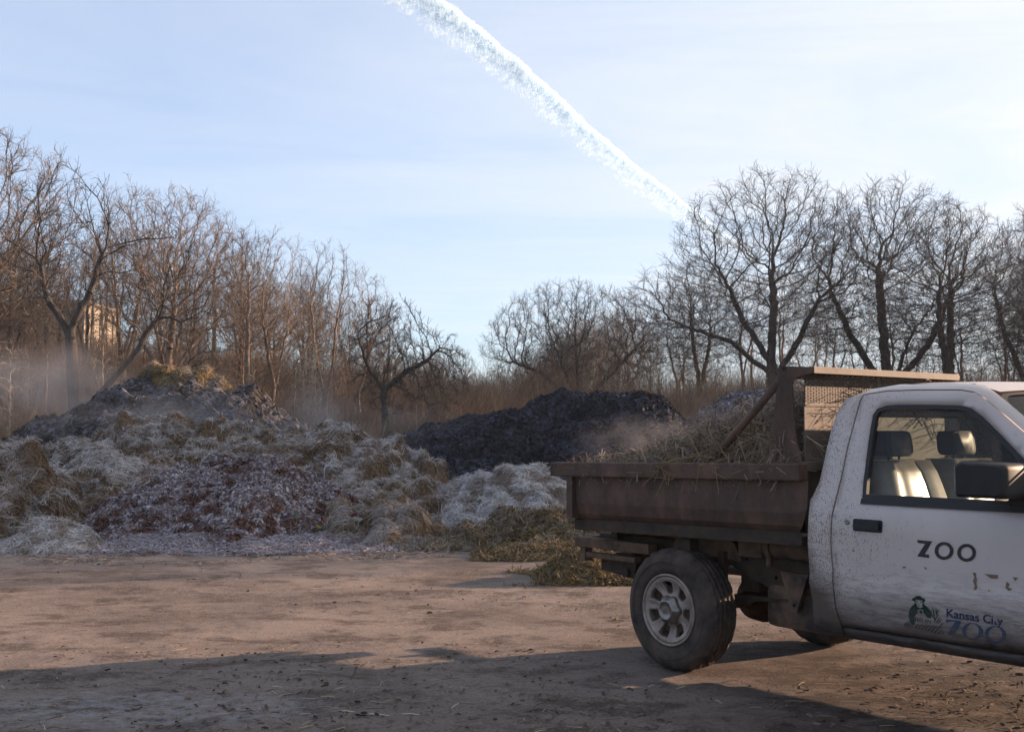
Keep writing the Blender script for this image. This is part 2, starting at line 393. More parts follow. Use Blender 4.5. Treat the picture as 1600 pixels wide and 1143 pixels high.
# right of the leaf pile
mound('straw_heap', 'frosted straw heap of rounded clumps right of the leaf pile', 'straw heap', m_straw,
      [(470, 770), (510, 748), (545, 738), (590, 742), (640, 744), (680, 742), (715, 745), (745, 765), (775, 790)], 17.8,
      dx=.045, lumps=((.55, .30), (.22, .10)), seed=12, n_str=65000, L=.18, Wd=.0065, frost=(0, 1, .70))
mound('straw_heap', 'white frosted straw heap beside the back of the truck bed', 'straw heap', m_straw,
      [(690, 770), (715, 748), (740, 738), (780, 732), (820, 726), (845, 734), (862, 746), (885, 752), (905, 775), (940, 800)], 17.4,
      dx=.045, lumps=((.5, .22), (.2, .08)), seed=13, n_str=56000, L=.18, Wd=.0065, frost=(.2, 1, 1.))
mound('straw_heap', 'low rounded straw clumps in front of the middle heap', 'straw heap', m_straw,
      [(500, 818), (520, 795), (545, 780), (575, 790), (600, 770), (625, 768), (650, 780), (672, 800), (690, 820), (715, 835)], 15.6,
      dx=.035, lumps=((.42, .22), (.16, .06)), seed=15, n_str=40000, L=.16, Wd=.006, frost=(0, .9, .55), tint=(.15, 1))
mound('manure_heap', 'greenish brown manure and straw heap behind the rear wheel', 'manure heap', m_man,
      [(670, 848), (700, 830), (740, 812), (780, 800), (830, 790), (880, 784), (940, 780), (1000, 785), (1060, 790), (1120, 805), (1200, 830)], 15.2,
      kf=2.9, dx=.035, lumps=((.55, .24), (.22, .12), (.09, .04)), seed=16, n_str=70000, L=.13, Wd=.010, frost=(0, .5, .35), lift=.5, bend=.6)
mound('manure_heap', 'small clump of yellow brown manure on the ground left of the rear wheel', 'manure heap', m_man,
      [(838, 915), (852, 893), (866, 876), (890, 866), (920, 868), (945, 882), (970, 890), (1000, 893), (1040, 905), (1060, 918)], 11.3,
      kf=1.3, kb=2.2, dx=.02, lumps=((.22, .06), (.09, .03)), seed=17, n_str=15000, L=.11, Wd=.007, frost=(0, .3, .2), lift=.6, bend=.7, tint=(.2, 1))
mound('manure_heap', 'thin tongue of flattened manure reaching out over the packed dirt', 'manure heap', m_man,
      [(740, 868), (765, 860), (800, 856), (850, 852), (900, 850), (960, 850), (1000, 858)], 13.6,
      kf=2.6, kb=4, dx=.025, lumps=((.25, .06), (.1, .03)), seed=18, n_str=15000, L=.11, Wd=.008, frost=(0, .3, .2), lift=.5, bend=.6, zmin=-.01, tint=(.2, 1))
# black finished compost
mound('black_compost_mound', 'big black finished compost mound behind the truck bed', 'compost mound', m_black,
      [(600, 690), (622, 674), (650, 660), (690, 650), (720, 636), (760, 634), (800, 624), (850, 616), (880, 609), (915, 612), (940, 611), (960, 608), (1010, 607), (1035, 612), (1050, 626), (1070, 640), (1090, 655), (1130, 680), (1170, 705), (1210, 730)], 39,
      kf=1.75, dx=.10, lumps=((3.0, .35), (.9, .24), (.3, .10)), seed=19, n_str=10000, L=.2, Wd=.03, frost=(0, .8, .5), leaves=50000, leafsize=.11, q=1.25)
mound('compost_mound', 'far grey compost mound seen above the straw load', 'compost mound', m_comp,
      [(1080, 655), (1100, 637), (1125, 618), (1150, 609), (1180, 607), (1215, 612), (1260, 630), (1300, 655)], 56,
      dx=.14, lumps=((1.5, .25), (.5, .08)), seed=20, n_str=1500, L=.3, Wd=.03, frost=(.1, .9, .9), leaves=12000, leafsize=.12)

# ------------------------------------------------------------------ bare trees (space colonisation)
def tube_mesh(A, B, ra, rb, k):
    n = len(A); d = norm(B - A); up = np.where(np.abs(d[:, 2:3]) > .9, np.array([[1., 0, 0]]), np.array([[0, 0, 1.]]))
    u = norm(np.cross(d, up)); v = np.cross(d, u)
    a = np.arange(k) * 2 * np.pi / k
    ring = u[:, None] * np.cos(a)[None, :, None] + v[:, None] * np.sin(a)[None, :, None]
    V = np.concatenate([A[:, None] + ring * ra[:, None, None], B[:, None] + ring * rb[:, None, None]], 1).reshape(-1, 3)
    j = np.arange(k); j2 = (j + 1) % k; base = np.arange(n)[:, None, None] * 2 * k
    q = (base + np.stack([j, j2, j2 + k, j + k], -1)[None]).reshape(-1, 4)
    return V, q
def grow_tree(seed, height, crown, trunk, R0, npts=1500, step=None, tip=.010, twigs=3, twl=.45, up=.15, gnarl=.25, kill=None, shell=.35):
    """crown: list of (cx, cy, cz, rx, ry, rz) ellipsoids; trunk: list of polylines (lists of points, each starting at an earlier one)"""
    rng = np.random.default_rng(seed)
    step = step or height * .022; kill = kill or step * 1.6
    P = []
    tot = sum(c[3] * c[4] * c[5] for c in crown)
    for c in crown:
        n = int(npts * (c[3] * c[4] * c[5]) / tot) + 10
        d = norm(rng.normal(size=(n, 3))); r = rng.random((n, 1)) ** shell
        p = d * r
        p[:, 2] = np.where(p[:, 2] < 0, p[:, 2] * .9, p[:, 2])
        P.append(p * np.array(c[3:6]) + np.array(c[:3]))
    P = np.concatenate(P); P = P[P[:, 2] > height * .12]
    nodes = []; par = []
    for line in trunk:
        line = np.array(line, float)
        if nodes:
            start = int(np.argmin(np.linalg.norm(np.array(nodes) - line[0], axis=1)))
        else:
            nodes.append(line[0]); par.append(-1); start = 0
        prev = start
        for a, b in zip(line[:-1], line[1:]):
            m = max(1, int(np.linalg.norm(b - a) / step))
            for k in range(1, m + 1):
                nodes.append(a + (b - a) * k / m + rng.normal(size=3) * step * .07); par.append(prev); prev = len(nodes) - 1
    nodes = [np.array(x) for x in nodes]
    Nn = np.array(nodes)
    D = np.full(len(P), 1e9); I = np.zeros(len(P), int)
    def upd(idx):
        nonlocal D, I
        d = np.linalg.norm(P[:, None] - Nn[idx][None], axis=2); k = d.argmin(1); dm = d[np.arange(len(P)), k]
        b = dm < D; D[b] = dm[b]; I[b] = np.asarray(idx)[k[b]]
    upd(np.arange(len(Nn)))
    grown = {}
    par = list(par)
    for it in range(140):
        if len(P) < 8: break
        dirs = norm(P - Nn[I])
        uq, inv = np.unique(I, return_inverse=True)
        S = np.zeros((len(uq), 3)); np.add.at(S, inv, dirs)
        pr = np.array([par[i] for i in uq]); pd = np.where(pr[:, None] >= 0, norm(Nn[uq] - Nn[np.maximum(pr, 0)]), 0)
        S = norm(norm(S) + pd * .35 + np.array([0, 0, up]) + rng.normal(size=S.shape) * gnarl)
        new = Nn[uq] + S * step
        ok = np.array([grown.get(int(i), 0) < 3 for i in uq])
        for i in uq: grown[int(i)] = grown.get(int(i), 0) + 1
        if not ok.any():
            break
        base = len(Nn); Nn = np.concatenate([Nn, new[ok]]); par += [int(x) for x in uq[ok]]
        upd(np.arange(base, len(Nn)))
        k = D > kill; P = P[k]; D = D[k]; I = I[k]
    par = np.array(par); n = len(Nn)
    for _ in range(3):
        S = np.zeros((n, 3)); C_ = np.zeros(n); np.add.at(S, par[1:], Nn[1:]); np.add.at(C_, par[1:], 1)
        m1 = (C_ > 0) & (par >= 0); Q = Nn.copy(); Q[m1] = .5 * Nn[m1] + .25 * Nn[par[m1]] + .25 * S[m1] / C_[m1][:, None]; Nn = Q
    cnt = np.zeros(n); ch = np.bincount(par[par >= 0], minlength=n); cnt[ch == 0] = 1
    for i in range(n - 1, 0, -1): cnt[par[i]] += cnt[i]
    e = math.log(R0 / tip) / math.log(max(cnt[0], 2))
    rad = tip * cnt ** e
    idx = np.arange(1, n); A = Nn[par[idx]]; B = Nn[idx]; rb = rad[idx]; ra = np.minimum(rad[par[idx]], rb * 1.35)
    # flare at the root
    fl = lambda z: 1 + .55 * np.exp(-np.maximum(z, 0) / (R0 * 2.2))
    ra = ra * np.where(ra > R0 * .5, fl(A[:, 2]), 1); rb2 = rb * np.where(rb > R0 * .5, fl(B[:, 2]), 1)
    big = rb > max(R0 * .30, .05)
    T = tube_mesh(A[big], B[big], ra[big], rb2[big], 9)
    mid = (~big) & (rb > .03); sm = (~big) & ~mid
    C1 = tube_mesh(A[mid], B[mid], ra[mid], rb2[mid], 5); C2 = tube_mesh(A[sm], B[sm], ra[sm], rb2[sm], 3)
    # twigs
    src = np.where((rad < .05) & (np.arange(n) > 0))[0]
    src = np.repeat(src, twigs)
    base = Nn[src]; pdv = norm(Nn[src] - Nn[par[src]])
    u = rng.random((len(src), 1)); base = base - pdv * u * step
    dv = norm(pdv * .7 + norm(rng.normal(size=pdv.shape)) * .8 + np.array([0, 0, .25]))
    ln = twl * (.35 + rng.random((len(src), 1)))
    mdl = base + dv * ln * .5; dv2 = norm(dv + norm(rng.normal(size=dv.shape)) * .45 + np.array([0, 0, .15])); end = mdl + dv2 * ln * .5
    dv3 = norm(dv + norm(rng.normal(size=dv.shape)) * .9); e3 = mdl + dv3 * ln * .4
    r1 = np.full(len(src), tip * .8)
    C3 = tube_mesh(np.concatenate([base, mdl, mdl]), np.concatenate([mdl, end, e3]), np.concatenate([r1, r1 * .8, r1 * .7]), np.concatenate([r1 * .85, r1 * .45, r1 * .4]), 3)
    V = np.concatenate([C1[0], C2[0], C3[0]]); q = np.concatenate([C1[1], C2[1] + len(C1[0]), C3[1] + len(C1[0]) + len(C2[0])])
    return T, (V, q)
def bark_mat(name, dark, light):
    m = Mat(name)
    v = m.mapping((1, 1, .22)); f = m.noise(9, 5, .65, v)
    m.col(m.mix(m.rng(f, .3, .7), dark, light)).rough(.92); m.bump(f, .6, .03)
    return m.m
bk_oak = bark_mat('oak_bark', (.028, .023, .021), (.085, .072, .064))
bk_brn = bark_mat('brown_bark', (.085, .064, .050), (.24, .180, .138))
bk_pale = bark_mat('pale_bark', (.12, .095, .07), (.36, .31, .25))
TREES = {}
def make_tree(key, name, label, mat, cat='tree', **kw):
    T, C = grow_tree(**kw)
    mt = npmesh(name + '_trunk', T[0], T[1], None, None, mat, True); mc = npmesh(name + '_crown', C[0], C[1], None, None, mat, False)
    TREES[key] = (name, mt, mc, kw['height'])
def plant(key, px, top, Y, label, group=None, rz=0, cat='bare tree', sx=1., X=None):
    name, mt, mc, h0 = TREES[key]
    x, zt = at_depth(px, top, Y)
    if X is not None: x = X
    zb = float(terrain(x, Y)) - .1
    s = (zt - zb) / h0
    e = empty(name, (x, Y, zb), rz); e.scale = (s * sx, s * sx, s)
    tag(e, label, cat, group)
    addmesh('trunk', mt, e); addmesh('crown', mc, e)
    return e
def envelope(h, base, w, n=1, seed=0, spread=.4):
    """crown of one wide ellipsoid"""
    c = (h + base * h) / 2
    return [(0, 0, c, w, w, (h - base * h) / 2)]
# kinds of tree
make_tree('fork', 'forked_tree', '', bk_oak, seed=2, height=11, crown=[(-.4, 0, 8.2, 2.3, 2.0, 2.9), (2.9, .3, 6.6, 1.9, 1.7, 2.2), (4.3, .5, 4.6, 1.2, 1.2, 1.4)],
          trunk=[[(0, 0, 0), (.25, 0, 1.3), (.15, 0, 2.2), (0, 0, 4.6), (-.1, 0, 5.8)], [(.15, 0, 2.0), (1.0, .1, 3.0), (2.2, .2, 4.4), (2.9, .3, 5.8)],
                 [(.25, 0, .4), (.8, .1, 1.4), (2.1, .3, 2.2), (3.4, .4, 3.6)], [(0, 0, 4.9), (-.8, 0, 6.0), (-1.3, .2, 7.6)], [(0, 0, 5.2), (.6, 0, 6.4), (1.0, .2, 8.0)]],
          R0=.24, npts=700, step=.26, tip=.010, twigs=2, twl=.5, up=.25, gnarl=.3)
make_tree('wide', 'spreading_tree', '', bk_brn, seed=4, height=13, crown=[(0, 0, 8.6, 4.2, 4.0, 4.4)], trunk=[[(0, 0, 0), (.1, 0, 2.0), (-.1, 0, 3.5)], [(-.1, 0, 3.2), (-1.2, .4, 5.4)], [(-.1, 0, 3.2), (1.3, -.3, 5.6)], [(-.1, 0, 3.4), (.2, -.2, 7)]],
          R0=.20, npts=2600, step=.24, tip=.0085, twigs=3, twl=.5, up=.2)
make_tree('slimA', 'slender_tree', '', bk_brn, seed=5, height=13, crown=[(0, 0, 9.2, 2.1, 2.1, 3.9)], trunk=[[(0, 0, 0), (.1, 0, 3), (0, .1, 6), (.1, 0, 9.5)]], R0=.12, npts=900, tip=.008, twigs=3, twl=.5, up=.45, gnarl=.22)
make_tree('slimB', 'slender_tree', '', bk_brn, seed=6, height=13, crown=[(.3, 0, 9.5, 2.3, 2.0, 3.6), (1.2, 0, 6, 1.2, 1.2, 1.6)], trunk=[[(0, 0, 0), (.2, 0, 3), (.5, .1, 5.5), (.9, 0, 8.5)], [(.25, 0, 3.3), (-.4, .2, 6), (-.7, .1, 9)]], R0=.13, npts=900, tip=.008, twigs=3, twl=.5, up=.5, gnarl=.22)
make_tree('slimC', 'slender_tree', '', bk_brn, seed=7, height=13, crown=[(0, 0, 8.4, 2.7, 2.5, 4.6)], trunk=[[(0, 0, 0), (-.2, 0, 2.5), (.1, 0, 5)], [(-.1, 0, 3.0), (1.1, .1, 7)], [(0, 0, 3.8), (-1.0, .1, 7.5)]], R0=.13, npts=1200, tip=.008, twigs=3, twl=.5, up=.4)
make_tree('slimD', 'slender_tree', '', bk_oak, seed=25, height=13, crown=[(0, 0, 9.0, 2.4, 2.2, 4.1)], trunk=[[(0, 0, 0), (.1, 0, 3), (-.2, .1, 6), (.0, 0, 8.5)], [(0, 0, 4), (.9, .2, 8)]], R0=.14, npts=1100, tip=.008, twigs=3, twl=.5, up=.5, gnarl=.18)
make_tree('birch', 'pale_sapling', '', bk_pale, seed=8, height=8, crown=[(0, 0, 4.6, 1.3, 1.3, 3.3)], trunk=[[(0, 0, 0), (.1, 0, 2), (0, 0, 4.4), (.1, 0, 6.8)]], R0=.08, npts=330, step=.2, tip=.008, twigs=2, twl=.3, up=.4)
make_tree('gnarl', 'gnarled_tree', '', bk_oak, seed=9, height=7, crown=[(.2, 0, 4.3, 2.3, 2.0, 2.6), (2.4, 0, 3.6, 1.8, 1.5, 1.9)], trunk=[[(0, 0, 0), (.05, 0, 1.6), (-.05, 0, 3.4)], [(0, 0, 3.1), (.9, 0, 3.7), (2.0, 0, 4.2), (2.6, 0, 4.7)], [(0, 0, 3.0), (-.9, 0, 4.1), (-1.3, .1, 5.2)]],
          R0=.17, npts=1100, step=.15, tip=.008, twigs=3, twl=.28, up=.05, gnarl=.45)
make_tree('oakA', 'oak_tree', '', bk_oak, seed=11, height=20, crown=[(0, 0, 12.0, 6.6, 6.2, 8.4), (-4.8, 0, 9.0, 4.8, 4.2, 4.6), (3.6, 0, 11.5, 3.4, 3.6, 6.0)],
          trunk=[[(0, 0, 0), (.05, 0, 3.2), (-.1, 0, 6.5), (.1, 0, 9.5), (0, 0, 12)], [(0, 0, 4.0), (1.6, .3, 7.2), (3.0, .5, 10.5)], [(0, 0, 4.4), (-2.4, .2, 7.0), (-5.6, .3, 8.4)], [(0, 0, 5.2), (-1.8, -.6, 8.4), (-2.8, -1, 11)], [(0, 0, 6.2), (.6, 1.8, 9.5)]],
          R0=.46, npts=7500, step=.34, tip=.010, twigs=3, twl=.72, up=.12, gnarl=.3)
make_tree('oakB', 'oak_tree', '', bk_oak, seed=12, height=19, crown=[(0, 0, 11.2, 6.0, 5.6, 7.9)],
          trunk=[[(0, 0, 0), (0, 0, 3.4)], [(0, 0, 3.0), (-2.2, 0, 7.2), (-3.3, .2, 11)], [(0, 0, 3.2), (-.2, .4, 8), (-.4, .3, 12)], [(0, 0, 3.0), (2.4, 0, 6.8), (3.6, .3, 10)], [(0, 0, 3.3), (1.0, -1.4, 7.5)]],
          R0=.46, npts=6000, step=.34, tip=.010, twigs=3, twl=.72, up=.12, gnarl=.3)
make_tree('oakC', 'oak_tree', '', bk_oak, seed=13, height=12.5, crown=[(0, 0, 6.7, 8.0, 6.0, 5.8)],
          trunk=[[(0, 0, 0), (.2, 0, 2.4)], [(.2, 0, 2.0), (-2.6, 0, 4.6), (-5.2, .2, 5.6)], [(.2, 0, 2.0), (.2, .3, 6.2)], [(.2, 0, 2.0), (2.9, 0, 4.4), (5.0, .3, 6.6)], [(.2, 0, 2.2), (-1.4, -1, 6)]],
          R0=.36, npts=5000, step=.28, tip=.010, twigs=3, twl=.60, up=.05, gnarl=.33)
make_tree('oakD', 'oak_tree', '', bk_oak, seed=14, height=18, crown=[(0, 0, 10.5, 5.0, 4.8, 7.6)],
          trunk=[[(0, 0, 0), (-.1, 0, 4.4)], [(-.1, 0, 4.0), (1.6, .2, 8.5), (2.2, .3, 12)], [(-.1, 0, 4.2), (-1.5, .2, 8), (-2.2, 0, 11)]],
          R0=.36, npts=4600, step=.34, tip=.010, twigs=3, twl=.72, up=.18, gnarl=.28)
# trees one can tell apart
plant('fork', 118, 246, 36, 'tall forked bare tree with two long limbs reaching right, standing in the mist')
plant('wide', 268, 288, 47, 'broad bare tree with brown spreading crown behind the straw topped mound', rz=.6)
plant('wide', -14, 192, 43, 'big dense bare tree cut off by the left picture edge', rz=2.2)
plant('slimB', 205, 275, 50, 'tall bare tree with fine twigs just right of the tall forked tree', rz=4.0)
plant('slimA', 388, 348, 46, 'straight dark thin bare tree rising behind the right shoulder of the steaming mound', rz=0)
plant('slimC', 432, 352, 50, 'bare tree with fanned upright branches above the end of the steaming mound', rz=1)
plant('slimB', 505, 370, 47, 'bare tree with two slender stems left of the gnarled tree', rz=0)
plant('slimC', 560, 408, 50, 'bare tree with narrow crown right behind the gnarled tree', rz=3)
plant('gnarl', 602, 450, 44, 'short dark gnarled bare tree with branches hanging right, near the black mound', rz=0, sx=.82)
plant('birch', 492, 485, 42, 'pale barked sapling lit by the sun in front of the brown wood')
plant('birch', 396, 545, 41, 'small pale sapling just behind the steaming mound', rz=1)
plant('birch', 18, 520, 37, 'thin pale sapling in the mist at the left picture edge', rz=2)
plant('oakC', 898, 436, 82, 'wide low bare oak with spreading crown above the black compost mound')
plant('oakA', 1204, 270, 76, 'largest bare oak with a huge rounded crown behind the truck bed', sx=1.28)
plant('oakB', 1384, 280, 77, 'bare oak with a many forked trunk behind the truck cab roof', sx=1.3)
plant('oakD', 1478, 312, 74, 'bare oak with upright dense crown above the windshield', rz=1., sx=1.3)
plant('oakD', 1596, 345, 78, 'bare oak cut off by the right picture edge', rz=2.5)
plant('oakD', 1092, 400, 84, 'smaller bare oak between the wide low oak and the largest oak', rz=4)
plant('slimC', 1058, 440, 86, 'slim dark bare tree behind the right slope of the black mound', rz=.3)
# background wood, each tree its own copy
def profile(px):
    return np.interp(px, [-200, 0, 100, 200, 330, 430, 500, 560, 620, 690, 740, 780, 900, 1000, 1090, 1140, 1330, 1480, 1600, 1800],
                     [190, 210, 262, 292, 320, 368, 392, 415, 455, 515, 556, 556, 478, 420, 400, 330, 330, 345, 370, 360])
rng = np.random.default_rng(77)
def wood(n, px0, px1, Y0, Y1, f0, f1, keys, label, group):
    for i in range(n):
        px = px0 + (px1 - px0) * (i + rng.random()) / n; Y = Y0 + (Y1 - Y0) * rng.random()
        hz = 675
        t = profile(px); top = hz - (hz - t) * (f0 + (f1 - f0) * rng.random())
        plant(keys[int(rng.integers(len(keys)))], px, top, Y, label, group, rng.random() * 6.28, sx=.9 + .35 * rng.random())
wood(22, -60, 640, 50, 66, .62, .97, ['slimA', 'slimB', 'slimD', 'slimC', 'slimD', 'wide'], 'bare brown tree among the crowded wood on the left hillside', 'bare trees of the left hillside wood')
wood(14, -60, 700, 68, 100, .62, .9, ['slimA', 'slimB', 'slimD'], 'bare brown tree among the crowded wood on the left hillside', 'bare trees of the left hillside wood')
wood(44, -60, 730, 85, 120, .30, .55, ['slimA', 'slimB', 'slimC', 'wide'], 'low distant bare tree deep inside the left wood', 'low trees deep inside the left wood')
wood(34, -60, 680, 44, 52, .30, .55, ['birch', 'slimA', 'slimC'], 'low bare young tree at the front of the left wood', 'young trees at the front of the left wood')
wood(26, 640, 1000, 105, 150, .55, .95, ['slimC', 'wide', 'oakD'], 'distant bare tree in the gap beyond the black compost mound', 'distant bare trees beyond the compost mounds')
wood(20, 990, 1680, 95, 130, .45, .78, ['slimC', 'slimD', 'slimB', 'slimA'], 'slim bare tree standing behind the big oaks on the right', 'bare trees behind the big oaks')
# undergrowth
def brush():
    rng = np.random.default_rng(5)
    n = 4300
    px = np.concatenate([rng.uniform(-80, 720, 2900), rng.uniform(600, 1700, 1400)])
    Y = np.concatenate([rng.uniform(37, 84, 2900), rng.uniform(52, 120, 1400)])
    X = (px - 800) / F_PX * Y
    k_ = ~((px > 560) & (Y < 47)); X, Y, px = X[k_], Y[k_], px[k_]; n = len(X)
    Zb = terrain(X, Y)
    hs = rng.uniform(.7, 2.6, n) * (1 + .8 * sstep(Y, 50, 80)) * np.where(X < -2, 1., 1.15)
    k = 34
    Pb = np.repeat(np.stack([X, Y, Zb], 1), k, 0) + np.concatenate([rng.normal(size=(n * k, 2)) * .45, np.zeros((n * k, 1))], 1)
    h = np.repeat(hs, k) * rng.uniform(.5, 1.1, n * k)
    d = np.stack([rng.normal(size=n * k) * .33, rng.normal(size=n * k) * .33, np.ones(n * k)], 1)
    tip = Pb + d * h[:, None]; mid = Pb + (tip - Pb) * .55 + rng.normal(size=Pb.shape) * .08 * h[:, None]
    # side branchlets
    sb = mid + norm(rng.normal(size=mid.shape) + [0, 0, .8]) * (h * .4)[:, None]
    A = np.concatenate([Pb, mid, mid]); B = np.concatenate([mid, tip, sb])
    r = np.repeat(rng.uniform(.006, .013, n * k)[None], 3, 0); r[1] *= .7; r[2] *= .6
    r = r.ravel()
    V, q = tube_mesh(A, B, r, r * .7, 3)
    m = Mat('brush_twigs')
    c = m.ramp(m.noise(.35, 4, .6), [(.3, (.085, .055, .038)), (.5, (.17, .112, .072)), (.7, (.27, .18, .115))])
    m.col(c).rough(.9)
    o = addmesh('undergrowth', npmesh('undergrowth', V, q, None, None, m.m)); tag(o, 'tangled brown undergrowth and dead stalks at the foot of the woods', 'undergrowth', None, 'stuff')
brush()

# ------------------------------------------------------------------ pickup truck
TH = R(38); FW = np.array([math.sin(TH), -math.cos(TH), 0]); LF = np.array([math.cos(TH), math.sin(TH), 0]); OR = np.array([.954, 7.05, 0])
CAMP = np.array([0, 0, CAM_H]); WT = 1.72
truck = empty('dump_truck', tuple(OR), -R(52)); tag(truck, 'muddy white pickup truck with a rusty dump bed, cut off by the right picture edge', 'truck')
INS_Z = [0, .30, .37, .44, .50, .60, .650, .672, .69, .76, .95, 1.04, 1.10, 1.20, 1.30, 1.50, 1.60, 1.66, 1.8]
INS_V = [.16, .09, .062, .034, .020, .008, .000, .002, .012, .008, .006, .012, .030, .062, .090, .142, .170, .192, .26]
def ins(z): return np.interp(z, INS_Z, INS_V)
def T(x, y, off=0.):
    """photograph point on the near side of the body -> local (s, z)"""
    d = ray(x, y); i = .03
    for _ in range(12):
        P0 = OR + LF * (i + off); t = ((P0 - CAMP) @ LF) / (d @ LF); P = CAMP + d * t; i = float(ins(P[2]))
    return float((P - OR) @ FW), float(P[2])
def pip(p, poly):
    x, y = p; c = False; n = len(poly); j = n - 1
    for i in range(n):
        a, b = poly[i], poly[j]
        if (a[1] > y) != (b[1] > y) and x < (b[0] - a[0]) * (y - a[1]) / (b[1] - a[1]) + a[0]: c = not c
        j = i
    return c
def resample(poly, sp):
    out = []
    for a, b in zip(poly, poly[1:] + poly[:1]):
        m = max(1, int(math.hypot(b[0] - a[0], b[1] - a[1]) / sp))
        for k in range(m): out.append((a[0] + (b[0] - a[0]) * k / m, a[1] + (b[1] - a[1]) * k / m))
    return out
def rounded(pts, r=.03, n=4, closed=True):
    out = []
    N_ = len(pts)
    for i in range(N_):
        p = np.array(pts[i][:2], float); rr = pts[i][2] if len(pts[i]) > 2 else r
        a = np.array(pts[i - 1][:2], float); b = np.array(pts[(i + 1) % N_][:2], float)
        la, lb = np.linalg.norm(a - p), np.linalg.norm(b - p); rr = min(rr, la * .45, lb * .45)
        if rr < 1e-4: out.append(tuple(p)); continue
        p0 = p + (a - p) / la * rr; p1 = p + (b - p) / lb * rr
        for k in range(n + 1):
            t = k / n; q = (1 - t) ** 2 * p0 + 2 * t * (1 - t) * p + t * t * p1; out.append(tuple(q))
    return out
def fill(outer, holes=(), sp=.06, grid=True):
    """2-D triangulation with holes; returns pts, tris, list of boundary loops (indices)"""
    outer = resample(list(outer), sp); holes = [resample(list(h), sp) for h in holes]
    pts = list(outer); edges = [(i, (i + 1) % len(outer)) for i in range(len(outer))]; loops = [list(range(len(outer)))]
    for h in holes:
        b = len(pts); pts += h; edges += [(b + i, b + (i + 1) % len(h)) for i in range(len(h))]; loops.append(list(range(b, b + len(h))))
    if grid:
        xs = [p[0] for p in outer]; ys = [p[1] for p in outer]
        allb = np.array(pts)
        for x in np.arange(min(xs) + sp / 2, max(xs), sp):
            for y in np.arange(min(ys) + sp / 2, max(ys), sp):
                if np.min((allb[:, 0] - x) ** 2 + (allb[:, 1] - y) ** 2) < (sp * .5) ** 2: continue
                if pip((x, y), outer) and not any(pip((x, y), h) for h in holes): pts.append((x, y))
    v, e, f, ov, oe, of = geometry.delaunay_2d_cdt([Vector(p) for p in pts], edges, [], 0, 1e-6)
    m = {}
    for new, olds in enumerate(ov):
        for o in olds: m[o] = new
    tr = []
    for t in f:
        c = (sum(v[i][0] for i in t) / len(t), sum(v[i][1] for i in t) / len(t))
        if pip(c, outer) and not any(pip(c, h) for h in holes): tr.append(list(t))
    return [tuple(p) for p in v], tr, [[m[i] for i in lp] for lp in loops]
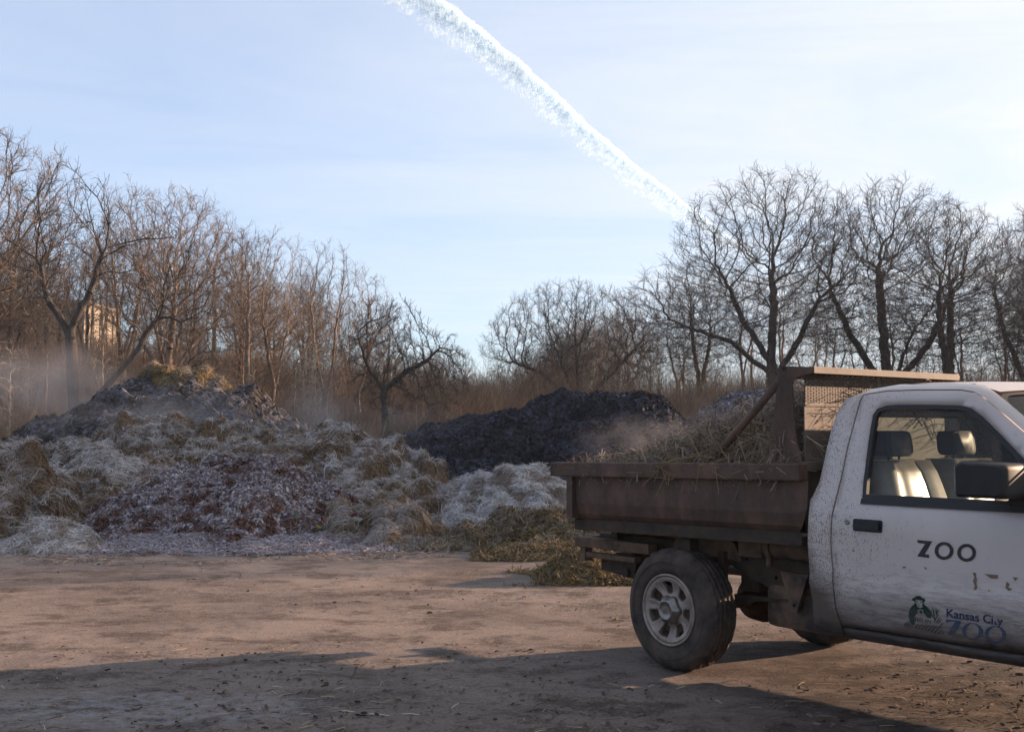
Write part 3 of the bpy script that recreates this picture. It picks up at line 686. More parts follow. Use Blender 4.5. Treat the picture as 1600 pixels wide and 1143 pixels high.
class MB:
    def __init__(s): s.v = []; s.f = []; s.sm = []
    def add(s, v, f, smooth=False):
        b = len(s.v); s.v += [tuple(map(float, p)) for p in v]; s.f += [[i + b for i in q] for q in f]; s.sm += [smooth] * len(f); return s
    def sheet(s, outer, holes=(), sp=.06, fn=None, flange=0., fdir=(0, 1, 0), smooth=True, grid=True):
        """flat outline mapped through fn(u,v)->xyz, edges turned in by flange along fdir"""
        p, t, lp = fill(outer, holes, sp, grid); P = [fn(*q) for q in p]
        s.add(P, t, smooth)
        if flange:
            for l in lp:
                A = [P[i] for i in l]; d = np.array(fdir) * flange; Bq = [tuple(np.array(a) + d) for a in A]; n = len(A)
                s.add(A + Bq, [[i, (i + 1) % n, n + (i + 1) % n, n + i] for i in range(n)], False)
        return s
    def slab(s, outer, holes, fn0, fn1, sp=.1, smooth=False, grid=False):
        """solid plate between two mapped copies"""
        p, t, lp = fill(outer, holes, sp, grid); A = [fn0(*q) for q in p]; Bq = [fn1(*q) for q in p]; n = len(p)
        s.add(A + Bq, [list(x) for x in t] + [[i + n for i in x][::-1] for x in t], smooth)
        for l in lp:
            m = len(l); s.add([A[i] for i in l] + [Bq[i] for i in l], [[i, (i + 1) % m, m + (i + 1) % m, m + i] for i in range(m)], False)
        return s
    def box(s, a, b, bev=.004):
        bm = bmesh.new(); bmesh.ops.create_cube(bm, size=1)
        for v in bm.verts: v.co = Vector([(a[i] + b[i]) / 2 + v.co[i] * (b[i] - a[i]) for i in range(3)])
        bev = min(bev, min(abs(b[i] - a[i]) for i in range(3)) * .3)
        if bev > 0: bmesh.ops.bevel(bm, geom=bm.edges[:], offset=bev, segments=2, affect='EDGES', profile=.6)
        bm.verts.index_update(); s.add([v.co[:] for v in bm.verts], [[v.index for v in f.verts] for f in bm.faces]); bm.free(); return s
    def tube(s, pts, r, k=12, caps=True, smooth=True):
        pts = [np.array(p, float) for p in pts]; rs = r if isinstance(r, (list, tuple)) else [r] * len(pts)
        V = []
        d0 = pts[1] - pts[0]; up = np.array([0, 0, 1.]) if abs(d0[2]) < .9 * np.linalg.norm(d0) else np.array([1., 0, 0])
        for i, p in enumerate(pts):
            d = (pts[min(i + 1, len(pts) - 1)] - pts[max(i - 1, 0)]); d = d / np.linalg.norm(d)
            u = np.cross(d, up); u /= np.linalg.norm(u); w = np.cross(d, u)
            for j in range(k):
                a = 2 * math.pi * j / k; V.append(p + (u * math.cos(a) + w * math.sin(a)) * rs[i])
        n = len(pts); F = [[i * k + j, i * k + (j + 1) % k, (i + 1) * k + (j + 1) % k, (i + 1) * k + j] for i in range(n - 1) for j in range(k)]
        s.add(V, F, smooth)
        if caps: s.add(V[:k], [list(range(k))]); s.add(V[-k:], [list(range(k))[::-1]])
        return s
    def lathe(s, prof, c, k=48, axis=1, smooth=True, mod=None):
        """prof: (offset along y, radius); revolved round the y axis at c"""
        V = []
        for i, (o, r) in enumerate(prof):
            for j in range(k):
                a = 2 * math.pi * j / k; rr = r + (mod(i, j, o, r) if mod else 0)
                V.append((c[0] + rr * math.cos(a), c[1] + o, c[2] + rr * math.sin(a)))
        n = len(prof)
        s.add(V, [[i * k + j, i * k + (j + 1) % k, (i + 1) * k + (j + 1) % k, (i + 1) * k + j] for i in range(n - 1) for j in range(k)], smooth); return s
    def build(s, name, mat, parent=None, label=None, recalc=True):
        me = bpy.data.meshes.new(name); me.from_pydata(s.v, [], s.f); me.polygons.foreach_set('use_smooth', s.sm)
        me.materials.append(mat)
        if recalc:
            bm = bmesh.new(); bm.from_mesh(me); bmesh.ops.remove_doubles(bm, verts=bm.verts, dist=1e-5); bmesh.ops.recalc_face_normals(bm, faces=bm.faces); bm.to_mesh(me); bm.free()
        o = addmesh(name, me, parent)
        if label: o['label'] = label
        return o
# materials ---------------------------------------------------------------
def paint_mat(name, base):
    m = Mat(name)
    v = m.mapping((1, 1, 1), (0, R(35), 0)); sp = m.mapping((2.2, 1, 1), (0, R(-50), 0))
    x = m.z('Object', 0); z = m.z('Object', 2)
    c = m.mix(m.rng(m.noise(3, 4, .6), .35, .7, 0, .35), base, (base[0] * .72, base[1] * .68, base[2] * .66))
    # splashes of dried mud, thick at the back of the cab and thinning forwards
    s1 = m.noise(75, 3, .7, sp); s2 = m.noise(150, 2, .6, sp); dens = m.math('ADD', m.rng(x, 1.02, 1.8, .145, .0), m.math('MULTIPLY', m.rng(m.noise(4, 3, .6), .35, .7), .05))
    f1 = m.rng(m.math('ADD', s1, dens), .70, .73); f2 = m.rng(m.math('ADD', s2, dens), .74, .78)
    c = m.mix(m.math('MULTIPLY', f1, .75), c, (.075, .048, .034)); c = m.mix(m.math('MULTIPLY', f2, .6), c, (.10, .065, .048))
    # road grime on the lower body
    g = m.noise(9, 6, .7, m.mapping((.35, 1, 1.6), (0, R(8), 0))); zz = m.math('ADD', z, m.math('MULTIPLY', m.math('SUBTRACT', g, .5), .28))
    zz = m.math('ADD', zz, m.rng(x, 1.25, 1.05, 0, -.16))
    c = m.mix(m.rng(zz, .70, .44, 0, .93), c, (.058, .035, .025)); c = m.mix(m.rng(z, .462, .432, 0, .93), c, (.022, .013, .010))
    c = m.mix(m.math('MULTIPLY', m.rng(zz, .80, .55, 0, .6), m.rng(m.noise(40, 4, .75, m.mapping((.25, 1, 1.6), (0, R(12), 0))), .46, .60)), c, (.085, .055, .040))
    m.col(c).rough(m.rng(zz, .42, .8, .8, .38)); m.b.inputs['Specular IOR Level'].default_value = .5; m.b.inputs['Coat Weight'].default_value = .25; m.b.inputs['Coat Roughness'].default_value = .25
    m.bump(m.math('ADD', f1, m.math('MULTIPLY', g, .3)), .15, .004)
    return m.m
def plain(name, c, rough=.6, metal=0, spec=.4, n=None, c2=None, sc=8, bump=0):
    m = Mat(name)
    if c2: m.col(m.mix(m.rng(m.noise(sc, 5, .65), .35, .68), c, c2))
    else: m.col(c)
    m.rough(rough).metal(metal); m.b.inputs['Specular IOR Level'].default_value = spec
    if bump: m.bump(m.noise(sc * 6, 5, .7), bump, .006)
    return m.m
M_white = paint_mat('white_paint', (.48, .405, .372))
M_black = plain('black_plastic', (.008, .008, .010), .55, 0, .3, c2=(.018, .016, .016), sc=12)
M_rubberseal = plain('rubber_seal', (.010, .009, .010), .6)
M_dark = plain('grimy_underbody', (.022, .017, .014), .85, 0, .3, c2=(.070, .042, .027), sc=9, bump=.3)
M_dirty = plain('muddy_steel', (.16, .095, .062), .85, 0, .3, c2=(.035, .025, .020), sc=7, bump=.4)
M_int = plain('dark_interior', (.010, .010, .011), .8)
M_seat = plain('seat_fabric', (.20, .19, .165), .34, 0, .5, c2=(.14, .135, .12), sc=20)
M_seatd = plain('seat_dark_fabric', (.012, .011, .011), .7)
M_pad = plain('headrest_grey_fabric', (.075, .07, .07), .55)
def rust_mat():
    m = Mat('rusty_dark_steel')
    st = m.mapping((1.8, 1.8, .55)); f = m.noise(4, 6, .65, st); g = m.noise(26, 5, .7); h = m.noise(1.2, 4, .6)
    c = m.ramp(f, [(.28, (.036, .020, .013)), (.5, (.076, .041, .027)), (.72, (.14, .076, .050))])
    c = m.mix(m.rng(h, .45, .7, 0, .7), c, (.050, .032, .026))
    c = m.mix(m.rng(g, .62, .74, 0, .7), c, (.018, .013, .012)); c = m.mix(m.rng(m.noise(55, 3, .6), .66, .72, 0, .5), c, (.17, .10, .065))
    m.col(c).rough(m.rng(g, .3, .7, .55, .85)); m.b.inputs['Specular IOR Level'].default_value = .35; scr = m.rng(m.noise(60, 2, .5, m.mapping((.25, 1, 2.2), (0, R(55), 0))), .70, .74, 0, .6); c = m.mix(m.math('MULTIPLY', scr, m.rng(m.noise(2.2, 3, .6), .5, .6)), c, (.22, .14, .09)); m.col(c); m.bump(m.math('ADD', g, h), .5, .008); return m.m
M_rust = rust_mat()
M_board = plain('dusty_tan_steel', (.135, .105, .082), .7, 0, .4, c2=(.07, .052, .040), sc=5, bump=.15)
def tire_mat():
    m = Mat('muddy_rubber'); r = m.noise(7, 5, .65)
    c = m.mix(m.rng(r, .34, .62, .15, .9), (.014, .013, .013), (.085, .060, .047)); m.col(c).rough(.85); m.bump(m.noise(45, 5, .75), .5, .008); return m.m
M_tire = tire_mat()
M_rim = plain('dirty_alloy', (.30, .245, .205), .5, .25, .5, c2=(.15, .105, .080), sc=9, bump=.1)
M_chrome = plain('dull_chrome_cap', (.26, .24, .225), .32, .75, .5, c2=(.13, .105, .09), sc=14)
def glass_mat(name, tint, opac, dirt):
    m = Mat(name); t = m.t
    tr = m.n('ShaderNodeBsdfTransparent'); tr.inputs[0].default_value = (*tint, 1); gl = m.n('ShaderNodeBsdfGlossy'); gl.inputs['Roughness'].default_value = .04; gl.inputs[0].default_value = (1, 1, 1, 1)
    df = m.n('ShaderNodeBsdfDiffuse'); df.inputs[0].default_value = (.42, .36, .28, 1)
    fr = m.n('ShaderNodeFresnel'); fr.inputs[0].default_value = 1.3
    a = m.n('ShaderNodeMixShader'); m.L(fr.outputs[0], a.inputs[0]); m.L(tr.outputs[0], a.inputs[1]); m.L(gl.outputs[0], a.inputs[2])
    b = m.n('ShaderNodeMixShader'); z = m.z('Object', 2)
    d = m.math('MULTIPLY', m.math('ADD', m.rng(m.noise(5, 5, .7), .35, .75, 0, 1), m.rng(m.noise(90, 3, .7), .55, .75, 0, .6)), dirt)
    d = m.math('MULTIPLY', d, m.rng(z, 1.36, 1.22, .25, 1.)); d = m.math('ADD', d, opac)
    m.L(d, b.inputs[0]); m.L(a.outputs[0], b.inputs[1]); m.L(df.outputs[0], b.inputs[2]); m.L(b.outputs[0], m.out.inputs[0]); return m.m
M_glass = glass_mat('dirty_window_glass', (.70, .74, .72), .005, .09)
M_wind = glass_mat('windshield_glass', (.62, .70, .68), .02, .05)

# outlines on the near side, (s, z) --------------------------------------------------
rear = [T(*p) for p in [(1272, 984), (1272, 970), (1270, 940), (1264, 907), (1262, 846), (1264, 800), (1266, 780), (1277, 765), (1285, 732), (1292, 700), (1300, 667), (1310, 640), (1322, 622)]]
seam = [T(*p) for p in [(1316, 977), (1307, 950), (1302, 907), (1299, 846), (1301, 805), (1307, 780), (1317, 740), (1325, 700), (1337, 655), (1345, 626)]]
topd = [T(*p) for p in [(1350, 617), (1387, 611), (1440, 609.5), (1500, 609.5), (1521, 613), (1538, 622), (1569, 648), (1600, 675)]]
dx_, dz_ = topd[-1][0] - topd[-3][0], topd[-1][1] - topd[-3][1]
ap = (topd[-1][0] + dx_ * (topd[-1][1] - 1.14) / -dz_, 1.14)      # door corner at the mirror
DS = ap[0] + .03                                                   # front edge of the door
door_out = seam + topd + [ap, (DS, 1.10), (DS, .95), (DS - .01, .70), (DS - .015, .437)]
win = [T(*p) for p in [(1349, 774), (1350, 752), (1358, 690), (1365, 648), (1372, 638), (1386, 633.5), (1402, 632), (1450, 632), (1500, 633), (1517, 637), (1535, 650), (1566, 681), (1600, 717)]]
wx, wz = win[-1][0] - win[-3][0], win[-1][1] - win[-3][1]
win += [(win[-1][0] + wx * (win[-1][1] - 1.125) / -wz, 1.125)]; win = [(p[0], p[1]) for p in win]
WB = 1.105
win[0] = (win[0][0], WB); win.append((win[-1][0] + .01, WB))
win_in = []
cx_ = sum(p[0] for p in win) / len(win); cz_ = sum(p[1] for p in win) / len(win)
def inset_poly(poly, d):
    out = []; n = len(poly)
    ar = sum(poly[i][0] * poly[(i + 1) % n][1] - poly[(i + 1) % n][0] * poly[i][1] for i in range(n)); sg = 1 if ar > 0 else -1
    for i in range(n):
        a, p, b = (np.array(poly[i - 1]), np.array(poly[i]), np.array(poly[(i + 1) % n]))
        e1 = (p - a) / max(np.linalg.norm(p - a), 1e-9); e2 = (b - p) / max(np.linalg.norm(b - p), 1e-9)
        n1 = np.array([-e1[1], e1[0]]) * sg; n2 = np.array([-e2[1], e2[0]]) * sg; nn = n1 + n2; nn /= max(np.linalg.norm(nn), 1e-9)
        out.append(tuple(p + nn * d / max(nn @ n1, .5)))
    return out
def near(off=0.): return lambda u, v: (u, float(ins(v)) + off, v)
def far(off=0.): return lambda u, v: (u, WT - float(ins(v)) - off, v)
for side, fn, sg in (('near', near, 1), ('far', far, -1)):
    # door with window frame, glass, handle
    b = MB(); b.sheet(door_out, [win], .045, fn(0), .035, (0, sg, 0))
    # moulded line proud of the skin
    door = b.build('door', M_white, truck, 'muddy white passenger door with ZOO lettering' if side == 'near' else None)
    b = MB(); wi = inset_poly(win, .022)
    b.slab(win, [wi], fn(-.006), fn(.02), .05); o = b.build('window_seal', M_rubberseal, door)
    b = MB(); b.sheet(inset_poly(win, .015), (), .08, fn(.012)); b.build('window_glass', M_glass, door)
    # division bar and small front quarter light are part of the seal
    if side == 'near':
        h0 = T(1335, 812); h1 = T(1377, 829); hs0, hs1, hz0, hz1 = h0[0], h1[0], h1[1] - .002, h0[1]
        b = MB(); pl = rounded([(hs0 - .006, hz0 - .008), (hs1 + .006, hz0 - .008), (hs1 + .006, hz1 + .008), (hs0 - .006, hz1 + .008)], .012)
        b.slab(pl, [], fn(-.004), fn(.004), .05)
        pl = rounded([(hs0 + .008, hz0 + .004), (hs1 - .004, hz0 + .004), (hs1 - .004, hz1), (hs0 + .008, hz1)], .012)
        b.slab(pl, [], fn(-.022), fn(-.002), .05); b.build('handle', M_black, door)
        k = T(1324, 815); b = MB(); y = float(ins(k[1]))
        b.lathe([(.002, .014), (-.004, .014), (-.006, .010), (-.004, .006), (-.004, 0.0005)], (k[0], y, k[1]), 20); b.build('lock', M_chrome, door)
        # the trim strip under the window
        b = MB(); b.slab([(win[0][0] - .004, 1.078), (DS - .002, 1.078), (DS - .002, 1.106), (win[0][0] - .004, 1.106)], [], fn(-.010), fn(.0), .1); b.build('belt_strip', M_rubberseal, door)
# cab shell ------------------------------------------------------------------------
SILL = .368
b = MB()
for fn, sg in ((near, 1), (far, -1)):
    pill = rear + [(topd[0][0] - .004, topd[0][1] + .004), (topd[0][0] - .009, topd[0][1] - .006), (seam[-1][0] - .008, seam[-1][1])] + [(p[0] - .008, p[1]) for p in seam[::-1]][1:] + [(seam[0][0] - .008, rear[0][1])]
    b.sheet(pill, (), .045, fn(0), .05, (0, sg, 0))
    # sill and lower rocker
    rock = [(rear[0][0] + .02, rear[0][1] - .02), (seam[0][0], SILL), (2.45, SILL), (2.45, .425), (seam[0][0] + .01, .427), (rear[0][0] + .01, rear[0][1] - .004)]
    b.sheet(rock, (), .06, fn(.012), .06, (0, sg, 0))
    # inner jamb behind the door gap
    jam = [(p[0] - .03, p[1]) for p in seam] + [(p[0] + .03, p[1]) for p in seam[::-1]]
    b.sheet(jam, (), .08, fn(.034), 0, (0, sg, 0))
    # roof rail and front pillar: strip from door edge over to roof / windshield
    edge = [(topd[0][0] - .006, topd[0][1] + .004)] + [(p[0], p[1] + .005) for p in topd] + [(ap[0] + .012, ap[1])]
    A = [np.array(fn(0)(*p)) for p in edge]; V = []
    for i, (p, a) in enumerate(zip(edge, A)):
        s_, z_ = p
        pil = i > 5
        for k, (dy, dzz, dsx) in enumerate([(0, 0, 0), (.012, .012, .004), (.035, .022, .012), (.06, .026, .022)] if pil else [(0, 0, 0), (.02, .014, 0), (.055, .026, 0), (.11, .034, 0)]):
            V.append(a + np.array([dsx, sg * dy, dzz]))
    n = len(edge); b.add(V, [[i * 4 + k, i * 4 + k + 1, (i + 1) * 4 + k + 1, (i + 1) * 4 + k] for i in range(n - 1) for k in range(3)], True)
# roof skin
rs_ = [rear[-1][0], 1.24, 1.30, 1.5, 1.7, 1.85, topd[5][0] + .02]
def roofz(s, w):
    e = np.interp(s, [rear[-1][0], seam[-1][0], topd[1][0], topd[3][0], topd[4][0], topd[5][0] + .02], [rear[-1][1] - .004, topd[0][1] + .004, topd[1][1] + .006, topd[3][1] + .006, topd[4][1] + .004, topd[5][1] + .0])
    k = float(sstep(s, rear[-1][0] - .02, 1.30)); return e + .012 + .022 * k + .022 * (.4 + .6 * k) * math.sin(math.pi * w)
ys_ = np.linspace(.285, WT - .285, 13); V = []
for s in rs_:
    for y in ys_: V.append((s, y, roofz(s, (y - .285) / (WT - .57))))
ny_ = len(ys_); b.add(V, [[i * ny_ + k, i * ny_ + k + 1, (i + 1) * ny_ + k + 1, (i + 1) * ny_ + k] for i in range(len(rs_) - 1) for k in range(ny_ - 1)], True)
# corner rolls at the rear of the roof, rear wall with window opening
for fn, sg in ((near, 1), (far, -1)):
    V = []
    for s in (rs_[0], 1.24, seam[-1][0] + .01):
        kk = float(sstep(s, rear[-1][0] - .02, 1.30)); e = roofz(s, 0) - .012 - .022 * kk
        for dy, dzz in ((0, 0), (.02, .005 + .009 * kk), (.055, .010 + .016 * kk), (.11, .012 + .022 * kk)):
            V.append(np.array(fn(.001)(s, e)) * [1, 1, 0] + [0, sg * dy, e + dzz])
    b.add(V, [[i * 4 + k, i * 4 + k + 1, (i + 1) * 4 + k + 1, (i + 1) * 4 + k] for i in range(2) for k in range(3)], True)
rz_ = [p[1] for p in rear]; rx_ = [p[0] for p in rear]
def bw(u, v): return (float(np.interp(v, rz_, rx_)) + .002 - .0 * u, u, v)
bo = [(float(ins(z)) + .002, z) for z in np.linspace(.40, 1.64, 12)]
bo = [q for q in bo if q[1] < rear[-1][1]] + [(.19, rear[-1][1] - .002), (.30, rear[-1][1] + .008), (WT - .30, rear[-1][1] + .008), (WT - .19, rear[-1][1] - .002)] + [(WT - y, z) for y, z in bo[::-1] if z < rear[-1][1]]
rw = rounded([(.36, 1.19), (WT - .36, 1.19), (WT - .36, 1.53), (.36, 1.53)], .06)
b.sheet(bo, [rw], .08, bw, .02, (1, 0, 0))
# cowl, floor
b.box((1.06, .10, .40), (2.5, WT - .10, .44)); b.box((2.38, .05, .44), (2.50, WT - .05, 1.06), .01)
cab = b.build('cab', M_white, truck)
b = MB(); b.sheet(inset_poly(rw, -.012), (), .2, lambda u, v: (bw(u, v)[0] + .012, u, v)); b.build('rear_window', M_wind, truck)
# windshield with its seal
w0 = (topd[5][0] + .035, topd[5][1] + .02); w1 = (2.47, 1.09)
def wsf(u, v, off=0.):   # v 0 bottom .. 1 top, u 0..1 across
    s = w1[0] + (w0[0] - w1[0]) * v; z = w1[1] + (w0[1] - w1[1]) * v; y0 = float(ins(z)) + .05; y = y0 + (WT - 2 * y0) * u
    bow = .10 * (1 - (2 * u - 1) ** 2); return (s + bow * .8 + off, y, z + bow * .25 * v + off * .5)
def uvrect(a): return [(a, a), (1 - a, a), (1 - a, 1 - a), (a, 1 - a)]
wo = rounded(uvrect(0), .05); wn = rounded(uvrect(.022), .05)
b = MB(); b.sheet(wo, (), .09, wsf); b.build('windshield', M_wind, truck)
b = MB(); b.slab(wo, [wn], lambda u, v: wsf(u, v, .006), lambda u, v: wsf(u, v, -.01), .05); b.build('windshield_seal', M_rubberseal, truck)
# roof lining, inner trim
b = MB(); b.sheet([(1.24, .24), (1.93, .24), (1.93, WT - .24), (1.24, WT - .24)], (), .2, lambda u, v: (u, v, 1.615)); 
b.sheet(inset_poly(door_out, .05), [inset_poly(win, -.012)], .08, near(.05)); b.sheet(inset_poly(door_out, .05), [inset_poly(win, -.012)], .08, far(.05))
b.box((1.12, .12, .45), (1.16, WT - .12, 1.16)); b.build('interior_trim', M_int, truck)
b = MB(); b.box((2.15, .10, .85), (2.42, WT - .10, 1.08), .04); b.box((2.08, 1.05, .98), (2.30, 1.5, 1.13), .04)
b.tube([(2.2, 1.27, 1.0), (1.98, 1.27, 1.08)], .03)
dash = b.build('dashboard', M_black, truck)
b = MB(); pts = []
for k in range(25):
    a = 2 * math.pi * k / 24; pts.append((1.95 + .07 * math.sin(a), 1.27 + .185 * math.cos(a), 1.10 + .17 * math.sin(a)))
b.tube(pts, .014, 8, False); b.tube([(1.96, 1.09, 1.10), (1.96, 1.45, 1.10)], .016, 8); b.build('steering_wheel', M_black, truck)
# seats: two bucket halves of a bench, light backs with shiny piping, head rests
def seat(y0, s0, w=.56):
    b = MB(); rec = .16
    def cush(u0, u1, z0, z1, sA, thick, bulge=.03, nseg=9):
        V = []
        for i in range(nseg + 1):
            v = i / nseg; z = z0 + (z1 - z0) * v; ww = 1 - .28 * max(0, v - .55) ** 1.3 * 2
            for j in range(nseg + 1):
                u = j / nseg; yy = y0 + (u - .5) * w * ww
                br = bulge * (1 - abs(2 * u - 1) ** 6) * (1 - abs(2 * v - 1) ** 8) - .02 * math.exp(-((abs(2 * u - 1) - .55) / .07) ** 2)
                bol = .045 * math.exp(-((abs(2 * u - 1) - .82) / .16) ** 2)
                V.append((sA - rec * v + thick * .5 + br + bol, yy, z))
        m = nseg + 1
        F = [[i * m + j, i * m + j + 1, (i + 1) * m + j + 1, (i + 1) * m + j] for i in range(nseg) for j in range(nseg)]
        b.add(V, F, True); V2 = [(x - thick - .02, y, z) for x, y, z in V]; b.add(V2, F, True)
        lp = list(range(m)) + [i * m + nseg for i in range(1, m)] + [nseg * m + j for j in range(nseg - 1, -1, -1)] + [i * m for i in range(nseg - 1, 0, -1)]
        b.add([V[i] for i in lp] + [V2[i] for i in lp], [[i, (i + 1) % len(lp), len(lp) + (i + 1) % len(lp), len(lp) + i] for i in range(len(lp))], True)
    cush(0, 1, .72, 1.295, s0 + .16, .13)
    b.box((s0 + .06, y0 - w / 2, .60), (s0 + .62, y0 + w / 2, .76), .05)
    st = b.build('seat', M_seat, truck)
    b = MB(); b.slab(rounded([(y0 - .13, 1.315), (y0 + .13, 1.315), (y0 + .12, 1.455), (y0 - .12, 1.455)], .05), [], lambda u, v: (s0 - .05 - (v - 1.3) * .1, u, v), lambda u, v: (s0 + .045 - (v - 1.3) * .1, u, v), .05, True)
    b.tube([(s0, y0 - .05, 1.26), (s0, y0 - .05, 1.34)], .007, 8); b.tube([(s0, y0 + .05, 1.26), (s0, y0 + .05, 1.34)], .007, 8)
    b.build('headrest', M_seatd, st)
    b = MB(); b.slab(rounded([(y0 - .09, 1.322), (y0 + .09, 1.322), (y0 + .085, 1.447), (y0 - .085, 1.447)], .04), [], lambda u, v: (s0 + .046 - (v - 1.3) * .1, u, v), lambda u, v: (s0 + .056 - (v - 1.3) * .1, u, v), .05, True)
    b.build('headrest_pad', M_pad, st)
seat(.45, 1.27); seat(1.14, 1.24)
# mirror
b = MB(); q0 = (1.0, 1.0)
sec = rounded([(2.045, 1.165), (2.05, 1.150), (2.30, 1.150), (2.30, 1.305), (2.07, 1.318), (2.048, 1.30)], .028, 5)
p, t, lp = fill(sec, (), .05, False)
rings = [(-.265, .80), (-.25, .93), (-.22, 1.0), (-.05, 1.0), (-.03, .94)]
cs, cz = 2.17, 1.235; V = []
for yy, sc in rings: V += [(cs + (q[0] - cs) * sc, yy, cz + (q[1] - cz) * sc) for q in p]
n = len(p)
for l in lp:
    for r_ in range(len(rings) - 1): b.add(V[r_ * n:(r_ + 2) * n], [[l[i], l[(i + 1) % len(l)], n + l[(i + 1) % len(l)], n + l[i]] for i in range(len(l))], True)
b.add(V[:n], t); b.add(V[-n:], t); b.box((2.20, -.06, 1.11), (2.32, .05, 1.17), .01)
mirror = b.build('side_mirror', M_black, truck)
b = MB(); b.box((2.040, -.235, 1.172), (2.046, -.055, 1.296), .001); b.build('mirror_glass', M_chrome, mirror)
# hood, fenders, nose
b = MB()
arch = [(2.83 + .44 * math.cos(a), .375 + .44 * math.sin(a)) for a in np.linspace(math.pi, 0, 16)]
fo = [(DS + .008, SILL + .02), (2.39, .375)] + arch + [(3.30, .38), (3.62, .42), (3.64, .60), (3.62, .85), (3.55, .93), (DS + .008, 1.06)]
for fn, sg in ((near, 1), (far, -1)): b.sheet(fo, (), .06, fn(0), .05, (0, sg, 0))
V = []
for s, z in ((2.46, 1.085), (2.7, 1.075), (3.0, 1.05), (3.3, 1.01), (3.52, .955), (3.60, .90)):
    for y in np.linspace(0, 1, 11):
        yy = .012 + (WT - .024) * y; V.append((s + (.04 * math.sin(math.pi * y)), yy, z - .03 * abs(2 * y - 1) ** 5 + .02 * math.sin(math.pi * y)))
b.add(V, [[i * 11 + k, i * 11 + k + 1, (i + 1) * 11 + k + 1, (i + 1) * 11 + k] for i in range(5) for k in range(10)], True)
b.build('hood', M_white, truck)
b = MB(); b.box((3.56, .25, .58), (3.63, WT - .25, .88), .02); b.build('grille', M_black, truck)
b = MB(); b.box((3.62, -.02, .42), (3.76, WT + .02, .60), .03); b.build('bumper', M_dark, truck)
for y in (.03, WT - .23):
    b = MB(); b.box((3.58, y, .66), (3.65, y + .2, .86), .02); b.build('headlight', M_chrome, truck)
# wheels ------------------------------------------------------------------
def build_wheel(hero):
    w = empty('wheel'); w.parent = truck
    RT, WD = .381, .25
    prof = [(.035, .222), (.012, .228), (.004, .245), (-.004, .262), (-.002, .285), (-.006, .31), (.002, .332), (.012, .352), (.026, .366), (.040, .376)]
    prof = [(o + .008, r) for o, r in prof]
    tread = [(.052, .381), (.058, .381), (.0581, .371), (.072, .371), (.0721, .381), (.100, .382), (.1001, .372), (.112, .372), (.1121, .382), (.140, .382), (.1401, .372), (.152, .372), (.1521, .382), (.180, .381), (.1801, .371), (.194, .371), (.1941, .381), (.205, .380)]
    pf = prof + tread + [(WD - o + .014, r) for o, r in prof[::-1]]
    nt_ = len(prof)
    K = 168
    def mod(i, j, o, r):
        if i < nt_ - 3 or i >= nt_ + len(tread) + 3: return 0
        ph = (j + (3 if int(o / .04) % 2 else 0)) % 6
        sh = i < nt_ or i >= nt_ + len(tread)
        return ((-.012 if r < .378 else -.009) if ph in (0, 1) and r > .362 else 0) * (.8 if sh else 1) + .0008 * math.sin(j * 2.3)
    b = MB(); b.lathe(pf, (0, 0, 0), K, mod=mod)
    # raised ring and block letters band on the sidewall
    b.lathe([(.003, .300), (-.001, .301), (-.001, .305), (.003, .306)], (0, 0, 0), 96)
    b.build('tire', M_tire, w)
    b = MB()
    b.lathe([(.034, .224), (.012, .226), (.006, .220), (.008, .213), (.020, .207), (.030, .200), (.060, .196), (.12, .188), (.20, .188)], (0, 0, 0), 72)
    # face with seven openings
    outer = [(.205 * math.cos(a), .205 * math.sin(a)) for a in np.linspace(0, 2 * math.pi, 73)[:-1]]
    holes = []
    for k in range(7):
        a = R(96.5 + 51.43 * k); pl = []
        for r_, da in ((.176, -13.5), (.180, 0), (.176, 13.5), (.105, 12.5), (.101, 0), (.105, -12.5)):
            pl.append((r_ * math.cos(a + R(da)), r_ * math.sin(a + R(da)), .010))
        holes.append(rounded(pl, .01, 3))
    def dish(off):
        def f(u, v):
            r_ = math.hypot(u, v); an = math.degrees(math.atan2(v, u)); k = ((an - 96.5) / 51.43) % 1
            groove = .006 * math.exp(-((k - .5) / .09) ** 2) * sstep(r_, .10, .13) * (1 - sstep(r_, .17, .19))
            return (u, off + .014 + .030 * float(sstep(r_, .205, .12)) - .014 * float(sstep(r_, .11, .06)) + float(groove), v)
        return f
    b.slab(outer, holes, dish(0), dish(.028), .012, True, True)
    b.build('rim', M_rim, w)
    b = MB()
    b.lathe([(.06, .090), (.020, .088), (.012, .083), (-.004, .068), (-.012, .060), (-.013, .052), (-.010, .050), (-.011, .020), (-.011, .0005)], (0, 0, 0), 48,
            mod=lambda i, j, o, r: (.006 * math.cos(j / 48 * 2 * math.pi * 6)) if i < 4 else 0)
    b.build('hub_cap', M_chrome, w)
    b = MB(); b.lathe([(.06, .15), (.058, .0005)], (0, 0, 0), 32); b.lathe([(.10, .186), (.098, .10)], (0, 0, 0), 32); b.build('brake_drum', M_dark, w)
    return w
wh = build_wheel(True); wh.location = (-.028, .002, .369); wh.scale = (.968, 1, .968)
for x, y, flip in ((2.83, .02, 0), (-.02, WT - .05, 1), (2.83, WT - .05, 1)):
    c = wh.copy(); COL.objects.link(c); c.location = (x, y, .369); c.rotation_euler = (0, R(40 * (x + y)), math.pi if flip else 0)
    for ch in wh.children:
        d = ch.copy(); COL.objects.link(d); d.parent = c
